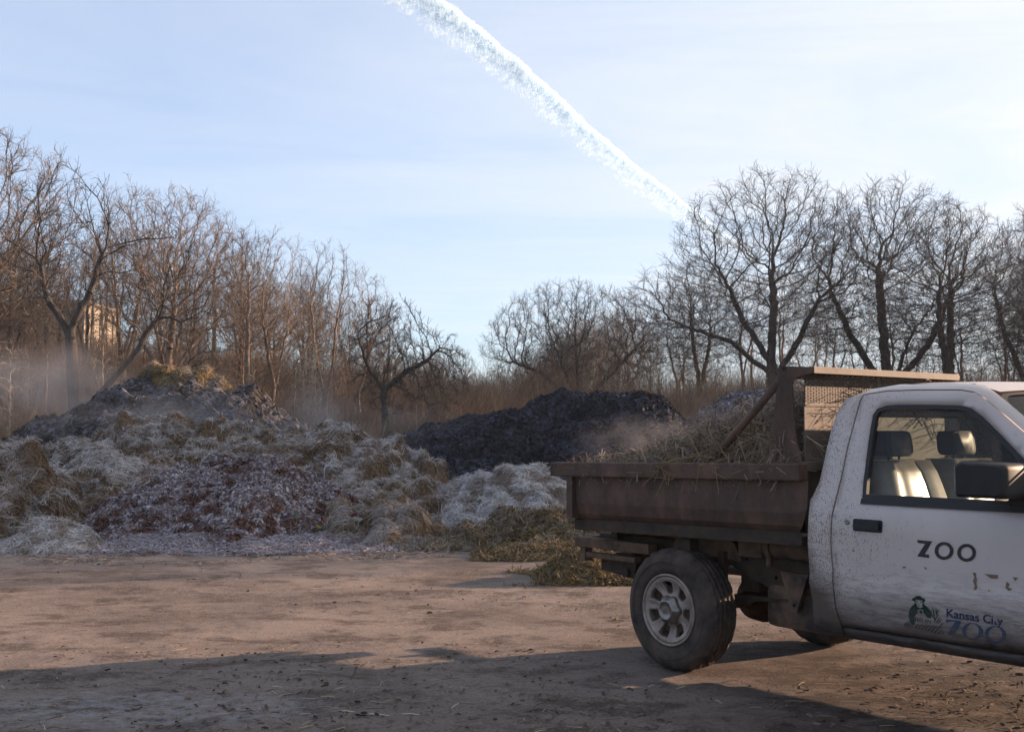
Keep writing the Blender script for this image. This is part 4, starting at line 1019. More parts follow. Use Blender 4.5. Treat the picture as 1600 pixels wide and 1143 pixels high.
# decals on the passenger door ---------------------------------------------------------
near_door = [o for o in truck.children if o.name.startswith('door')][0]
def dz(u, v): return (u, float(ins(v)) - .0025, v)
def decal(mb, outer, holes=(), f=None, sp=.02):
    g = lambda p: T(*(f(*p) if f else p), off=-.0025)
    p, t, lp = fill([g(q) for q in outer], [[g(q) for q in h] for h in holes], sp, False)
    mb.add([dz(*q) for q in p], t)
def ell(cx, cy, rx, ry, rot=0, n=28, wob=0, seed=0):
    r_ = random.Random(seed); out = []
    for k in range(n):
        a = 2 * math.pi * k / n; w = 1 + wob * (r_.random() - .5)
        x, y = rx * w * math.cos(a), ry * w * math.sin(a); out.append((cx + x * math.cos(rot) - y * math.sin(rot), cy + x * math.sin(rot) + y * math.cos(rot)))
    return out
z4 = lambda x, y: (1200 + x / 4, 800 + y / 4)
z6 = lambda x, y: (1400 + x / 8, 920 + y / 8)
M_ink = plain('black_vinyl', (.012, .010, .012), .5, c2=(.035, .026, .022), sc=60)
def worn(name, c):
    m = Mat(name); f = m.rng(m.noise(70, 4, .7, m.mapping((.5, 1, 1.4))), .60, .66, 0, .8)
    z = m.z('Object', 2); f = m.math('MAXIMUM', f, m.math('MULTIPLY', m.rng(z, .60, .47, 0, .85), m.rng(m.noise(30, 4, .7, m.mapping((.3, 1, 1.5))), .40, .58)))
    m.col(m.mix(f, c, (.10, .068, .052))).rough(.55); return m.m
M_navy = worn('faded_navy_vinyl', (.014, .045, .11)); M_navy2 = worn('navy_letter_vinyl', (.010, .022, .075)); M_green = worn('dark_green_vinyl', (.006, .028, .018))
b = MB()
decal(b, [(932, 172), (1026, 180), (978, 262), (1006, 262), (1007, 284), (932, 274), (982, 196), (936, 190)], f=z4)
for cx, cy in ((1100, 240), (1241, 252)): decal(b, ell(cx, cy, 59, 56, .1, wob=.02, seed=3), [ell(cx, cy, 36, 36, .1)], f=z4)
b.build('black_lettering', M_ink, near_door, 'bold black letters ZOO', False)
b = MB()
decal(b, [(622, 376), (800, 392), (812, 410), (722, 566), (860, 582), (856, 600), (650, 566), (648, 552), (738, 404), (690, 400), (650, 410), (640, 424), (620, 396)], f=z6)
decal(b, ell(957, 525, 132, 104, .22), [ell(952, 522, 84, 92, .32)], f=z6)
decal(b, ell(1245, 566, 136, 106, .22), [ell(1240, 563, 88, 94, .32)], f=z6)
b.build('navy_lettering', M_navy, near_door, 'large faded navy letters ZOO', False)
def text_mesh(s, bold=.018):
    cu = bpy.data.curves.new('t', 'FONT'); cu.body = s; cu.size = 1; cu.offset = bold; cu.resolution_u = 3
    o = bpy.data.objects.new('t', cu); COL.objects.link(o); dg = bpy.context.evaluated_depsgraph_get()
    me = bpy.data.meshes.new_from_object(o.evaluated_get(dg)); v = [x.co[:] for x in me.vertices]; f = [list(p.vertices) for p in me.polygons]
    bpy.data.objects.remove(o); bpy.data.curves.remove(cu); bpy.data.meshes.remove(me); return v, f
v1, f1_ = text_mesh('Kansas Ci'); v0, _ = text_mesh('Kansas City'); wtot = max(v[0] for v in v0)
b = MB()
def put(v, f, keep=lambda c: True, x0=0.):
    P = []
    for x, y, _z in v:
        u = (x + x0) / wtot; P.append(T(*z6(622 + 712 * u + 5 * math.sin(u * 3), 343 + 108 * u - (y / .72) * 108), off=-.0025))
    b.add([dz(*q) for q in P], [q for q in f if keep(np.mean([v[i] for i in q], axis=0))])
put(v1, f1_)
vt, ft = text_mesh('t'); vy, fy = text_mesh('y'); vcit, _ = text_mesh('Kansas Cit')
x_y = wtot - max(v[0] for v in vy); x_t = max(v[0] for v in vcit) - max(v[0] for v in vt)
put(vt, ft, lambda c: c[1] < .22, x_t); put(vy, fy, lambda c: True, x_y)
b.build('small_lettering', M_navy2, near_door, 'small navy words Kansas City with a worn letter', False)
# primate and young sitting in long grass
b = MB()
body = [(232, 185), (200, 205), (175, 240), (160, 290), (158, 345), (168, 395), (190, 440), (236, 440), (232, 400), (232, 350), (248, 312), (272, 290), (268, 262), (290, 246), (318, 250), (345, 262), (340, 290), (368, 318), (385, 350), (430, 362), (442, 340), (430, 285), (405, 235), (372, 205), (345, 190), (330, 225), (300, 234), (270, 222)]
decal(b, body, f=z6)
head = [(232, 185), (232, 150), (205, 140), (200, 118), (218, 105), (232, 105), (244, 88), (275, 80), (305, 86), (325, 108), (350, 114), (366, 130), (360, 150), (345, 156), (346, 190), (332, 222), (326, 200), (334, 160), (322, 135), (300, 140), (285, 132), (255, 130), (240, 145), (246, 170), (262, 195), (270, 222)]
decal(b, head, f=z6)
for e in ((265, 152, 9, 8), (312, 158, 9, 8), (288, 186, 5, 4), (292, 208, 12, 3)): decal(b, ell(*e, n=12), f=z6)
decal(b, [(285, 268), (302, 262), (322, 266), (330, 282), (322, 304), (312, 308), (300, 292)], f=z6)
def blade(x0, y0, x1, y1, w, curve):
    n = 7; L_, R_ = [], []
    dx, dy = x1 - x0, y1 - y0; l = math.hypot(dx, dy); nx, ny = -dy / l, dx / l
    for k in range(n + 1):
        t = k / n; c = curve * math.sin(math.pi * t); ww = w * math.sin(math.pi * min(1, .15 + t * .85)) * .5 + .6
        x = x0 + dx * t + nx * c; y = y0 + dy * t + ny * c; L_.append((x + nx * ww, y + ny * ww)); R_.append((x - nx * ww, y - ny * ww))
    decal(b, L_ + R_[::-1], f=z6)
for a in [(478, 380, 450, 215, 13, 8), (520, 330, 500, 232, 12, -6), (430, 262, 478, 372, 12, 6), (500, 320, 540, 252, 12, -6), (475, 420, 540, 310, 14, -10), (505, 425, 560, 345, 13, -8), (530, 425, 578, 372, 12, -6),
          (545, 470, 600, 420, 12, -8), (95, 440, 190, 405, 13, -8), (95, 470, 190, 428, 14, -12), (120, 488, 215, 446, 14, -12), (165, 492, 222, 470, 12, -4), (245, 500, 300, 430, 17, -16), (275, 508, 350, 436, 17, -18), (310, 514, 400, 444, 18, -18),
          (350, 520, 450, 450, 18, -20), (395, 530, 500, 455, 18, -20), (440, 538, 545, 462, 18, -20), (485, 545, 590, 470, 17, -18), (530, 552, 600, 505, 15, -10), (575, 556, 612, 530, 12, -4),
          (245, 400, 262, 335, 13, -10), (272, 410, 290, 335, 13, -10), (300, 412, 312, 340, 12, -8), (330, 410, 332, 350, 12, -8), (365, 418, 392, 365, 12, -8), (395, 424, 420, 372, 12, -8), (425, 430, 446, 385, 12, -6)]: blade(*a)
b.build('emblem', M_green, near_door, 'dark green emblem of a primate holding its young in long grass', False)
# torn leftovers of an old number
b = MB()
for pl in ([(1278, 375), (1300, 378), (1298, 400), (1306, 418), (1300, 440), (1308, 470), (1298, 488), (1284, 482), (1292, 455), (1280, 430), (1290, 405)], [(1350, 384), (1436, 390), (1434, 412), (1398, 414), (1378, 402)], [(1528, 404), (1562, 408), (1545, 428)],
           [(1492, 432), (1510, 448), (1500, 468), (1528, 478), (1505, 490), (1484, 474), (1486, 450)], [(1374, 484), (1392, 488), (1380, 496)], [(840, 338), (862, 338), (858, 348), (842, 348)], [(975, 340), (992, 346), (985, 358)], [(528, 232), (540, 234), (536, 246), (526, 244)]): decal(b, pl, f=z4)
b.build('torn_number', plain('old_adhesive', (.20, .125, .075), .8, c2=(.12, .07, .045), sc=60), near_door, None, False)

# ------------------------------------------------------------------ dump bed, tilted up one degree at the front
def bz(s): return .0165 * (s + 1.09)
bed = empty('dump_bed'); bed.parent = truck; bed['label'] = 'rusty dark steel dump bed with headboard'
S0, S1, WB_ = -1.09, 1.02, WT + .03
def bedbox(mb, a, c, bev=.004):
    k = len(mb.v); mb.box(a, c, bev)
    for i in range(k, len(mb.v)): x, y, z = mb.v[i]; mb.v[i] = (x, y, z + bz(x))
    return mb
for sgn, y0 in ((1, -.03), (-1, WT + .03)):
    def yy(a): return y0 + sgn * a
    b = MB(); lo, hi = sorted((yy(0), yy(.085)))
    bedbox(b, (S0, lo, 1.150), (S1 - .02, hi, 1.243), .008); b.build('side_rail', M_rust, bed)
    # side plate: upright, then turned in towards the floor; chamfered at the cab end
    b = MB()
    def sidef(u, v, o=0.):
        return (u, yy(.045 + o + .0 + .05 * float(sstep(v, .93, .86))), v + bz(u))
    pl = [(-.905, .868), (.93, .868), (.97, .90), (1.02, 1.0), (1.03, 1.152), (-.905, 1.152)]
    b.slab(pl, [], lambda u, v: sidef(u, v), lambda u, v: sidef(u, v, .006), .07, False, True); b.build('side_panel', M_rust, bed)
    b = MB(); lo, hi = sorted((yy(.012), yy(.10))); bedbox(b, (-.935, lo, .872), (-.875, hi, 1.15)); b.build('corner_post', M_rust, bed)
    b = MB(); lo, hi = sorted((yy(.085), yy(.15))); bedbox(b, (-.935, lo, .792), (.95, hi, .866)); b.build('bottom_rail', M_dark, bed)
b = MB(); bedbox(b, (-.93, .06, .845), (1.0, WT - .06, .862)); bedbox(b, (-.93, .10, .80), (-.88, WT - .10, .845))
for s in np.arange(-.6, 1., .38): bedbox(b, (s, .15, .78), (s + .05, WT - .15, .845))
b.build('floor_plate', M_rust, bed)
b = MB(); bedbox(b, (-1.06, .0, 1.16), (-1.0, WT, 1.236)); bedbox(b, (-.99, .03, .87), (-.96, WT - .03, 1.165)); b.build('tailgate', M_rust, bed)
# headboard with punched mesh, side gussets and canopy
HB = .90
b = MB()
b.slab([(.16, .86), (WT - .16, .86), (WT - .16, 1.60), (.16, 1.60)], [], lambda u, v: (HB, u, v), lambda u, v: (HB - .008, u, v), .1)
b.box((HB - .06, .12, 1.235), (HB + .045, WT - .12, 1.285)); b.box((HB - .02, .16, 1.59), (HB + .004, WT - .16, 1.61)); b.box((HB - .02, WT * .5 - .02, 1.60), (HB + .004, WT * .5 + .02, 1.76))
b.box((HB - .012, .16, 1.385), (HB + .003, WT - .16, 1.392), 0)
b.build('headboard', M_board, bed, 'dusty tan headboard plate behind the cab')
for sgn, y0 in ((1, .12), (-1, WT - .12)):
    g = [(.765, 1.822), (.99, 1.806), (.99, 1.774), (.875, 1.752), (.845, 1.715), (.872, 1.392), (.905, 1.30), (.905, 1.238), (.655, 1.238), (.660, 1.33), (.688, 1.392), (.750, 1.75)]
    b = MB(); hole = ell(.795, 1.800, .013, .013, n=14)
    b.slab(rounded(g, .012, 2), [hole], lambda u, v: (u, y0, v), lambda u, v: (u, y0 + sgn * .008, v), .04)
    b.box((.63, min(y0 - .02, y0 + .06), 1.238), (.93, max(y0 - .02, y0 + .06), 1.262))
    b.build('gusset', M_rust, bed)
b = MB()
b.box((.985, .125, 1.772), (.997, WT - .14, 1.808), .001)
b.box((.78, .125, 1.808), (.835, WT - .14, 1.818)); b.box((.96, .128, 1.802), (.99, WT - .14, 1.810), .001); b.box((.78, .128, 1.75), (.79, WT - .14, 1.815), .001)
b.box((.83, .13, 1.803), (.962, .46, 1.807), 0)
b.build('canopy', M_board, bed, 'tan steel canopy lip above the cab roof')
# expanded metal: zigzag strands
def mesh_panel(name, ox, oy, du, dv, nu, nv, th, fn):
    b = MB()
    for j in range(nv):
        for i in range(nu):
            x = ox + i * du; y = oy + j * dv
            for (x0, y0, x1, y1) in ((x, y, x + du / 2, y + dv / 2), (x + du / 2, y + dv / 2, x + du, y), (x, y + dv, x + du / 2, y + dv / 2), (x + du / 2, y + dv / 2, x + du, y + dv)):
                A = [fn(x0, y0 - th, 0), fn(x1, y1 - th, 0), fn(x1, y1 + th, 0), fn(x0, y0 + th, 0)]; Bq = [fn(x0, y0 - th, 1), fn(x1, y1 - th, 1), fn(x1, y1 + th, 1), fn(x0, y0 + th, 1)]
                b.add(A + Bq, [[0, 1, 2, 3], [7, 6, 5, 4], [0, 4, 5, 1], [3, 2, 6, 7]])
    b.build(name, M_board, bed, None, False)
mesh_panel('headboard_mesh', .165, 1.61, .05, .0195, 28, 8, .0052, lambda u, v, w: (HB - .004 + w * .006, u, v))
mesh_panel('canopy_mesh', .465, .83, .05, .0265, 22, 5, .0045, lambda u, v, w: (v, u, 1.806 - (v - .83) * .03 + w * .004))

# ------------------------------------------------------------------ frame and running gear
fr_ = empty('chassis'); fr_.parent = truck; fr_['label'] = 'grimy chassis frame and running gear under the bed'
for y0 in (.36, WT - .44):
    b = MB(); b.box((-1.02, y0, .635), (.16, y0 + .08, .75)); 
    p = [(.10, .66), (.10, .78), (1.3, .62), (3.4, .55), (3.4, .43), (1.3, .47), (.75, .455), (.62, .47)]
    b.slab(p, [ell(.30, .68, .012, .012, n=10), ell(.52, .59, .012, .012, n=10)], lambda u, v: (u, y0, v), lambda u, v: (u, y0 + .07, v), .12); b.build('frame_rail', M_dark, fr_)
b = MB(); b.box((-1.13, .30, .645), (-1.05, WT - .30, .725), .006); b.build('rear_crossmember', M_dirty, fr_)
b = MB(); b.box((-1.12, .22, .66), (-.40, .30, .725)); b.box((-1.10, .25, .56), (-1.05, .32, .655)); b.box((-1.03, .24, .59), (-.55, .30, .625)); b.build('bumper_bracket', M_dirty, fr_)
b = MB(); b.slab([(-.98, .50), (-.66, .47), (-.63, .60), (-.98, .60)], [], lambda u, v: (u, .34, v), lambda u, v: (u, .37, v), .1); b.box((-1.06, .55, .50), (-.9, 1.15, .60)); b.build('hitch_plate', M_dark, fr_)
b = MB(); b.box((-.84, .30, .72), (-.78, .40, .83)); b.box((-.84, WT - .40, .72), (-.78, WT - .30, .83)); b.box((-.84, .34, .74), (-.80, WT - .34, .80)); b.build('bed_hinge', M_dirty, fr_)
# inner wheel guard plate above the tyre
b = MB(); a_ = [(-.30, .69), (-.27, .77), (-.20, .805), (.16, .805), (.22, .775), (.29, .66), (.20, .67), (-.22, .69)]
b.slab(rounded(a_, .04), [], lambda u, v: (u, .335, v), lambda u, v: (u, .345, v), .1); b.build('wheel_guard', M_dirty, fr_)
# pump box and cylinder
b = MB(); b.box((.30, .28, .705), (.475, .42, .852), .01); b.tube([(.475, .35, .775), (.86, .35, .775)], .068, 22); b.tube([(.50, .35, .775), (.535, .35, .775)], .082, 22)
b.tube([(.52, .30, .71), (.53, .29, .66)], .020, 10); b.tube([(.39, .36, .85), (.42, .40, .90), (.60, .45, .90), (.7, .5, .84)], .012, 8); b.build('hydraulic_pump', M_dirty, fr_)
b = MB(); b.tube([(.0, .20, .375), (.0, WT - .20, .375)], .045, 16); b.lathe([(-.16, .05), (-.10, .13), (0, .16), (.10, .13), (.16, .05)], (0, WT / 2, .375), 24); b.build('rear_axle', M_dark, fr_)
for y0 in (.33, WT - .39):
    b = MB()
    for k in range(4):
        q = [(-.72 + .12 * k, .50 - .02 * k), (-.35, .452 - .014 * k), (0, .435 - .014 * k), (.35, .455 - .014 * k), (.69 - .15 * k, .47 - .018 * k)]
        n = len(q)
        for (s0, z0), (s1, z1) in zip(q[:-1], q[1:]):
            b.add([(s0, y0, z0), (s1, y0, z1), (s1, y0 + .06, z1), (s0, y0 + .06, z0), (s0, y0, z0 + .010), (s1, y0, z1 + .010), (s1, y0 + .06, z1 + .010), (s0, y0 + .06, z0 + .010)], [[0, 1, 2, 3], [4, 5, 6, 7], [0, 1, 5, 4], [2, 3, 7, 6]])
    b.tube([(.70, y0 - .02, .455), (.70, y0 + .08, .455)], .032, 14); b.tube([(-.72, y0 - .02, .505), (-.72, y0 + .08, .505)], .03, 14)
    b.box((-.06, y0 - .01, .36), (.06, y0 + .07, .46)); b.build('leaf_spring', M_dark, fr_)
b = MB(); b.slab([(.60, .64), (.80, .64), (.715, .415), (.685, .415)], [ell(.70, .455, .012, .012, n=10)], lambda u, v: (u, .30, v), lambda u, v: (u, .325, v), .1); b.build('spring_hanger', M_dirty, fr_)
b = MB(); b.box((.45, .345, .30), (1.30, .80, .56), .05); b.build('fuel_tank', M_dirty, fr_)
b = MB(); b.tube([(.18, 1.18, .33), (.75, 1.2, .36), (1.4, 1.2, .38), (2.3, 1.1, .38)], .03, 12); b.tube([(-1.0, 1.3, .45), (-.35, 1.3, .46), (-.1, 1.25, .50), (.18, 1.18, .40)], .03, 12); b.tube([(.75, 1.2, .36), (1.25, 1.2, .37)], .08, 16); b.build('exhaust', M_dark, fr_)
b = MB(); b.tube([(.05, .86, .40), (1.5, .86, .48), (2.2, .86, .50)], .04, 14); b.box((1.55, .66, .38), (2.3, 1.06, .62), .05); b.tube([(2.83, .25, .40), (2.83, WT - .25, .40)], .045, 14); b.box((2.4, .5, .45), (3.3, WT - .5, .95), .05); b.build('drivetrain', M_dark, fr_)
b = MB(); b.box((.16, .46, .47), (.30, 1.25, .66), .02); b.build('crossmember', M_dark, fr_)
b = MB(); b.box((-.02, .12, .62), (.06, .20, .80)); b.box((.12, .30, .40), (.17, .34, .72)); b.build('shock_absorber', M_dark, fr_)

# ------------------------------------------------------------------ load of straw, pole
def loadh(X, Y):
    P = np.stack([X, Y, np.zeros_like(X)], 1)
    top = np.interp(X, [-1.0, -.80, -.60, -.42, -.20, .10, .34, .60, .80, .92], [1.19, 1.215, 1.255, 1.33, 1.42, 1.51, 1.60, 1.66, 1.66, 1.58])
    e = np.minimum(Y - .03, WT - .03 - Y)
    h = 1.17 + (top - 1.17) * sstep(e, -.05, .62) ** .8
    h = h + billow(P / .28, 3, 8) * .035 * sstep(e, .0, .2) * sstep(X, -1, -.5)
    return h
load = heap('straw_load', 'steaming load of dark soiled straw heaped in the dump bed', 'straw load', straw_mat('soiled_straw', [(0, (.028, .018, .012)), (.35, (.095, .064, .042)), (.65, (.26, .19, .125)), (1, (.58, .46, .33))]),
     -.95, .86, .03, WT - .03, .03, loadh, n_str=9000, L=.22, Wd=.0045, frost=(0, .4, .3), seed=31, lift=.9, bend=.5, zmin=0)
load.location = tuple(OR); load.rotation_euler = (0, 0, -R(52))
# long loose stalks hanging over the rail belong to the load
def loose():
    rng = np.random.default_rng(3); n = 150
    s = rng.uniform(-.35, .75, n); y = rng.uniform(-.02, .35, n); z = loadh(s, np.maximum(y, .05)) + .02
    P = np.stack([s, y, z], 1); d = norm(np.stack([rng.normal(size=n) - .3, -np.abs(rng.normal(size=n)) * .5, rng.normal(size=n) * .5], 1)); L = rng.uniform(.12, .34, n)[:, None]
    A = P - d * L * .4; B = P + d * L * .6; mid = (A + B) / 2 + rng.normal(size=P.shape) * .02 + [0, 0, .02]
    hang = [((.33, .10, 1.38), (.16, -.04, 1.27), (.06, -.05, 1.15)), ((.45, .06, 1.30), (.30, -.05, 1.25), (.26, -.045, 1.10)), ((.2, .15, 1.34), (.0, -.03, 1.26), (-.14, -.05, 1.14)), ((.52, .05, 1.28), (.42, -.045, 1.24), (.44, -.04, 1.09)), ((.1, .1, 1.30), (-.02, -.04, 1.26), (-.06, -.045, 1.18)),
            ((.48, .02, 1.50), (.36, 0, 1.36), (.33, -.03, 1.26)), ((.0, .05, 1.52), (.15, .03, 1.42), (.26, .0, 1.30)), ((-.84, .05, 1.22), (-.85, .05, 1.27), (-.87, .05, 1.29)), ((-.45, .02, 1.24), (-.46, .02, 1.29), (-.48, .02, 1.32)), ((-.7, .08, 1.22), (-.69, .08, 1.25), (-.69, .08, 1.265))]
    hA = np.array([h[0] for h in hang]); hM = np.array([h[1] for h in hang]); hB = np.array([h[2] for h in hang])
    A = np.concatenate([A, hA]); mid = np.concatenate([mid, hM]); B = np.concatenate([B, hB]); r = np.full(len(A), .0022) * rng.uniform(.6, 1.5, len(A))
    V, q = tube_mesh(np.concatenate([A, mid]), np.concatenate([mid, B]), np.concatenate([r, r]), np.concatenate([r, r * .7]), 4)
    me = npmesh('loose_stalks', V, q, None, {'tint': np.repeat(np.tile(rng.uniform(.5, 1, len(A)), 2), 8), 'frost': np.zeros(len(V))}, m_gold)
    lo_ = addmesh('loose_stalks', me, load); lo_['kind'] = 'stuff'
loose()
pole = MB(); pole.tube([(.20, .10, 1.22), (.47, .12, 1.475), (.74, .14, 1.73)], .023, 16); pole = pole.build('pole', M_rust)
pole.location = tuple(OR); pole.rotation_euler = (0, 0, -R(52)); tag(pole, 'rusty steel pole leaning in the straw load against the headboard', 'pole')

# the wood continues out of frame along the right side of the yard and shades the heaps
def side_wood():
    r = np.random.default_rng(91)
    for i in range(54):
        X = r.uniform(22, 46); lo = 23.0 + (X - 20) * .385; hi = X / .475
        Y = lo + (hi - lo) * r.random(); key = ['wide', 'slimC', 'wide', 'oakD'][int(r.integers(4))]
        if abs(Y - (29 + (X + 12) * .364)) < 4: continue
        name, mt, mc, h0 = TREES[key]; e = empty(name, (X, Y, -.1), r.random() * 6.28); sc = r.uniform(11, 15) / h0; e.scale = (sc, sc, sc)
        tag(e, 'bare tree of the wood along the right side of the yard', 'bare tree', 'bare trees along the right side of the yard'); addmesh('trunk', mt, e); addmesh('crown', mc, e)
side_wood()

# ------------------------------------------------------------------ building on the hill
def hill_building():
    Y = 108; x0, zt = at_depth(-70, 474, Y); x1, _ = at_depth(132, 480, Y); zb = float(terrain(x1, Y)) - .8
    e = empty('concrete_building', ((x0 + x1) / 2, Y + 5, zb)); tag(e, 'pale concrete building with ribbed wall panels on the hill behind the left trees', 'building')
    w = (x1 - x0) / 2; h = zt - zb
    m = plain('pale_concrete', (.36, .31, .25), .9, 0, .2, c2=(.28, .24, .19), sc=.8)
    b = MB(); b.box((-w, -5, 0), (w, 5, h), .03)
    for k in range(11):
        x = -w + .5 + k * (2 * w - 1) / 10; b.box((x - .10, -5.14, 0), (x + .10, -4.99, h - .5), .02)
    for k in range(6):
        y = -4.5 + k * 1.8; b.box((w - .01, y - .10, 0), (w + .14, y + .10, h - .5), .02)
    b.build('wall', m, e)
    b = MB(); b.box((-w - .2, -5.2, h), (w + .2, 5.2, h + .35), .03); b.build('roof', plain('roof_edge', (.30, .26, .22), .9), e)
hill_building()

# ------------------------------------------------------------------ contrail: ice cloud puffs along a flight line high in the sky
def contrail():
    rng = np.random.default_rng(8); ALT = 2400.
    pts = [(560, -62), (600, -28), (650, 4), (700, 42), (760, 89), (810, 128), (870, 182), (930, 234), (1000, 290), (1050, 325), (1090, 352), (1130, 380), (1190, 420)]
    W3 = np.array([ALT / ray(*p)[2] * ray(*p) for p in [(x_ + 9, y_) for x_, y_ in pts]]); tt = np.linspace(0, 1, len(W3)); n = 36000
    u = rng.random(n) ** .85
    ip = lambda u: np.stack([np.interp(u, tt, W3[:, k]) for k in range(3)], 1)
    P = ip(u); dirv = norm(ip(np.clip(u + .03, 0, 1)) - ip(np.clip(u - .03, 0, 1))); view = norm(P); perp = norm(np.cross(view, dirv)); perp *= np.sign(perp[:, 2:3])
    half = np.interp(u, [0, .15, .5, .75, .92, 1], [27, 25, 20, 14.5, 9, 4]) / F_PX * np.linalg.norm(P, axis=1)
    core = rng.random(n) < .62
    a = np.where(core, .82 - np.abs(rng.normal(0, .36, n)), rng.uniform(-1.2, .6, n)) + .10 * vnoise(np.stack([u * 45, u * 0, u * 0], 1), 5)
    q = np.stack([u * 230 + a * 1.6, a * 2.2, u * 0], 1); comb = fbm(q, 3, 2) + .5 * fbm(q * 3.1, 2, 9)
    keep = comb * .6 + rng.normal(0, .30, n) > -.55 + 1.0 * np.clip(.35 - a, 0, 2) * .75
    sc = half * rng.uniform(.08, .19, n)
    P = P + perp * (a * half)[:, None] + view * rng.normal(size=(n, 1)) * half[:, None] * .35
    P, sc = P[keep], sc[keep]
    bm = bmesh.new(); bmesh.ops.create_icosphere(bm, subdivisions=1, radius=1); iv = np.array([v.co[:] for v in bm.verts]); bm.verts.index_update(); itr = np.array([[v.index for v in f.verts] for f in bm.faces]); bm.free()
    V = (P[:, None] + (iv[None] * (1 + rng.normal(size=(len(P), len(iv), 1)) * .25)) * rng.uniform(.7, 1.5, (len(P), 1, 3)) * (sc[:, None, None])).reshape(-1, 3)
    F = (np.arange(len(P))[:, None, None] * len(iv) + itr[None]).reshape(-1, 3)
    m = bpy.data.materials.new('ice_cloud'); m.use_nodes = True; t = m.node_tree; t.nodes.clear()
    o = t.nodes.new('ShaderNodeOutputMaterial'); mx = t.nodes.new('ShaderNodeMixShader'); tr = t.nodes.new('ShaderNodeBsdfTransparent'); ad = t.nodes.new('ShaderNodeMixShader')
    df = t.nodes.new('ShaderNodeBsdfDiffuse'); tl = t.nodes.new('ShaderNodeBsdfTranslucent'); df.inputs[0].default_value = tl.inputs[0].default_value = (.72, .88, 1, 1)
    ad.inputs[0].default_value = .5; mx.inputs[0].default_value = .085
    t.links.new(df.outputs[0], ad.inputs[1]); t.links.new(tl.outputs[0], ad.inputs[2]); t.links.new(tr.outputs[0], mx.inputs[1]); t.links.new(ad.outputs[0], mx.inputs[2]); t.links.new(mx.outputs[0], o.inputs[0])
    ob = addmesh('contrail', npmesh('contrail', V, None, F, None, m, True)); tag(ob, 'long white aircraft contrail slanting down the blue sky', 'contrail')
contrail()
SC.cycles.transparent_max_bounces = 128

# ------------------------------------------------------------------ litter on the packed dirt
def litter():
    rng = np.random.default_rng(12)
    def place(n, px0, px1, y0, y1, cl):
        P = []
        while len(P) < n:
            x, y = rng.uniform(px0, px1), y0 + (y1 - y0) * rng.random() ** .8; d = ray(x, y); t = -CAM_H / d[2]; X, Y = d[0] * t, d[1] * t
            q = np.array([[X * .8, Y * .8, 0.]]); 
            if fbm(q, 3, 70)[0] > cl - .5 * rng.random(): P.append((X, Y))
        P = np.array(P); return np.stack([P[:, 0], P[:, 1], ground_h(P[:, 0], P[:, 1])], 1)
    up = lambda P: np.tile([0, 0, 1.], (len(P), 1))
    P = place(2100, -60, 1660, 862, 1160, .25)
    V, q = strands(rng, P + [0, 0, .006], up(P), .075, .0032, .02, .08, .0)
    V[:, 2] = np.maximum(V[:, 2], ground_h(V[:, 0], V[:, 1]) + .003)
    m = Mat('bleached_stalks'); m.col(m.ramp(m.attr('tint'), [(0, (.035, .024, .018)), (.5, (.14, .10, .065)), (.85, (.34, .26, .17)), (1, (.55, .46, .34))])).rough(.8)
    o = addmesh('straw_litter', npmesh('straw_litter', V, q, None, {'tint': np.repeat(rng.random(len(P)) ** 1.3, 6), 'frost': np.zeros(len(V))}, m.m)); tag(o, 'scattered straw stalks lying on the packed dirt', 'straw litter', None, 'stuff')
    P = np.concatenate([place(3500, -40, 960, 838, 868, -.2), place(1500, -40, 900, 862, 880, .48)]); P = P[(P[:, 0] < .2) | (P[:, 1] > 12.6)]
    V, q = strands(rng, P + [0, 0, .01], up(P), .10, .0055, .12, .25, .0)
    V[:, 2] = np.maximum(V[:, 2], ground_h(V[:, 0], V[:, 1]) + .003)
    nb = len(P); o = addmesh('straw_litter', npmesh('straw_litter', V, q, None, {'tint': np.repeat(rng.random(nb), 6), 'frost': np.repeat(rng.random(nb) ** 1.5 * .5, 6)}, m_straw)); tag(o, 'frosted straw fringe trampled into the dirt along the foot of the heaps', 'straw litter', None, 'stuff')
    # clods and leaf scraps
    P = place(3000, -60, 1660, 860, 1160, .15)
    n = len(P); bm = bmesh.new(); bmesh.ops.create_icosphere(bm, subdivisions=1, radius=1); iv = np.array([v.co[:] for v in bm.verts]); bm.verts.index_update(); itr = np.array([[v.index for v in f.verts] for f in bm.faces]); bm.free()
    sc = (.002 + .008 * rng.random(n) ** 3.5)[:, None, None]
    sh = rng.uniform(.6, 1.5, (n, 1, 3)) * [1, 1, .45]
    V = (P[:, None] + iv[None] * sc * sh * (1 + rng.normal(size=(n, len(iv), 1)) * .18)).reshape(-1, 3); F = (np.arange(n)[:, None, None] * len(iv) + itr[None]).reshape(-1, 3)
    m = Mat('dirt_clods'); m.col(m.ramp(m.attr('tint'), [(0, (.060, .042, .032)), (.6, (.12, .088, .070)), (1, (.24, .19, .16))])).rough(.95)
    o = addmesh('dirt_clods', npmesh('dirt_clods', V, None, F, {'tint': np.repeat(rng.random(n), len(iv))}, m.m)); tag(o, 'small dirt clods and pebbles strewn over the yard', 'dirt clods', None, 'stuff')
    P = place(900, -60, 1660, 862, 1150, .38)
    V, q = strands(rng, P + [0, 0, .006], up(P), .03, .014, .25, .3, .0); V[:, 2] = np.maximum(V[:, 2], ground_h(V[:, 0], V[:, 1]) + .002)
    m = Mat('leaf_scraps'); m.col(m.ramp(m.attr('tint'), [(0, (.040, .027, .020)), (.6, (.085, .055, .042)), (1, (.16, .10, .07))])).rough(.85)
    o = addmesh('leaf_scraps', npmesh('leaf_scraps', V, q, None, {'tint': np.repeat(rng.random(len(P)), 6)}, m.m)); tag(o, 'dark leaf scraps trodden into the packed dirt', 'leaf litter', None, 'stuff')
litter()

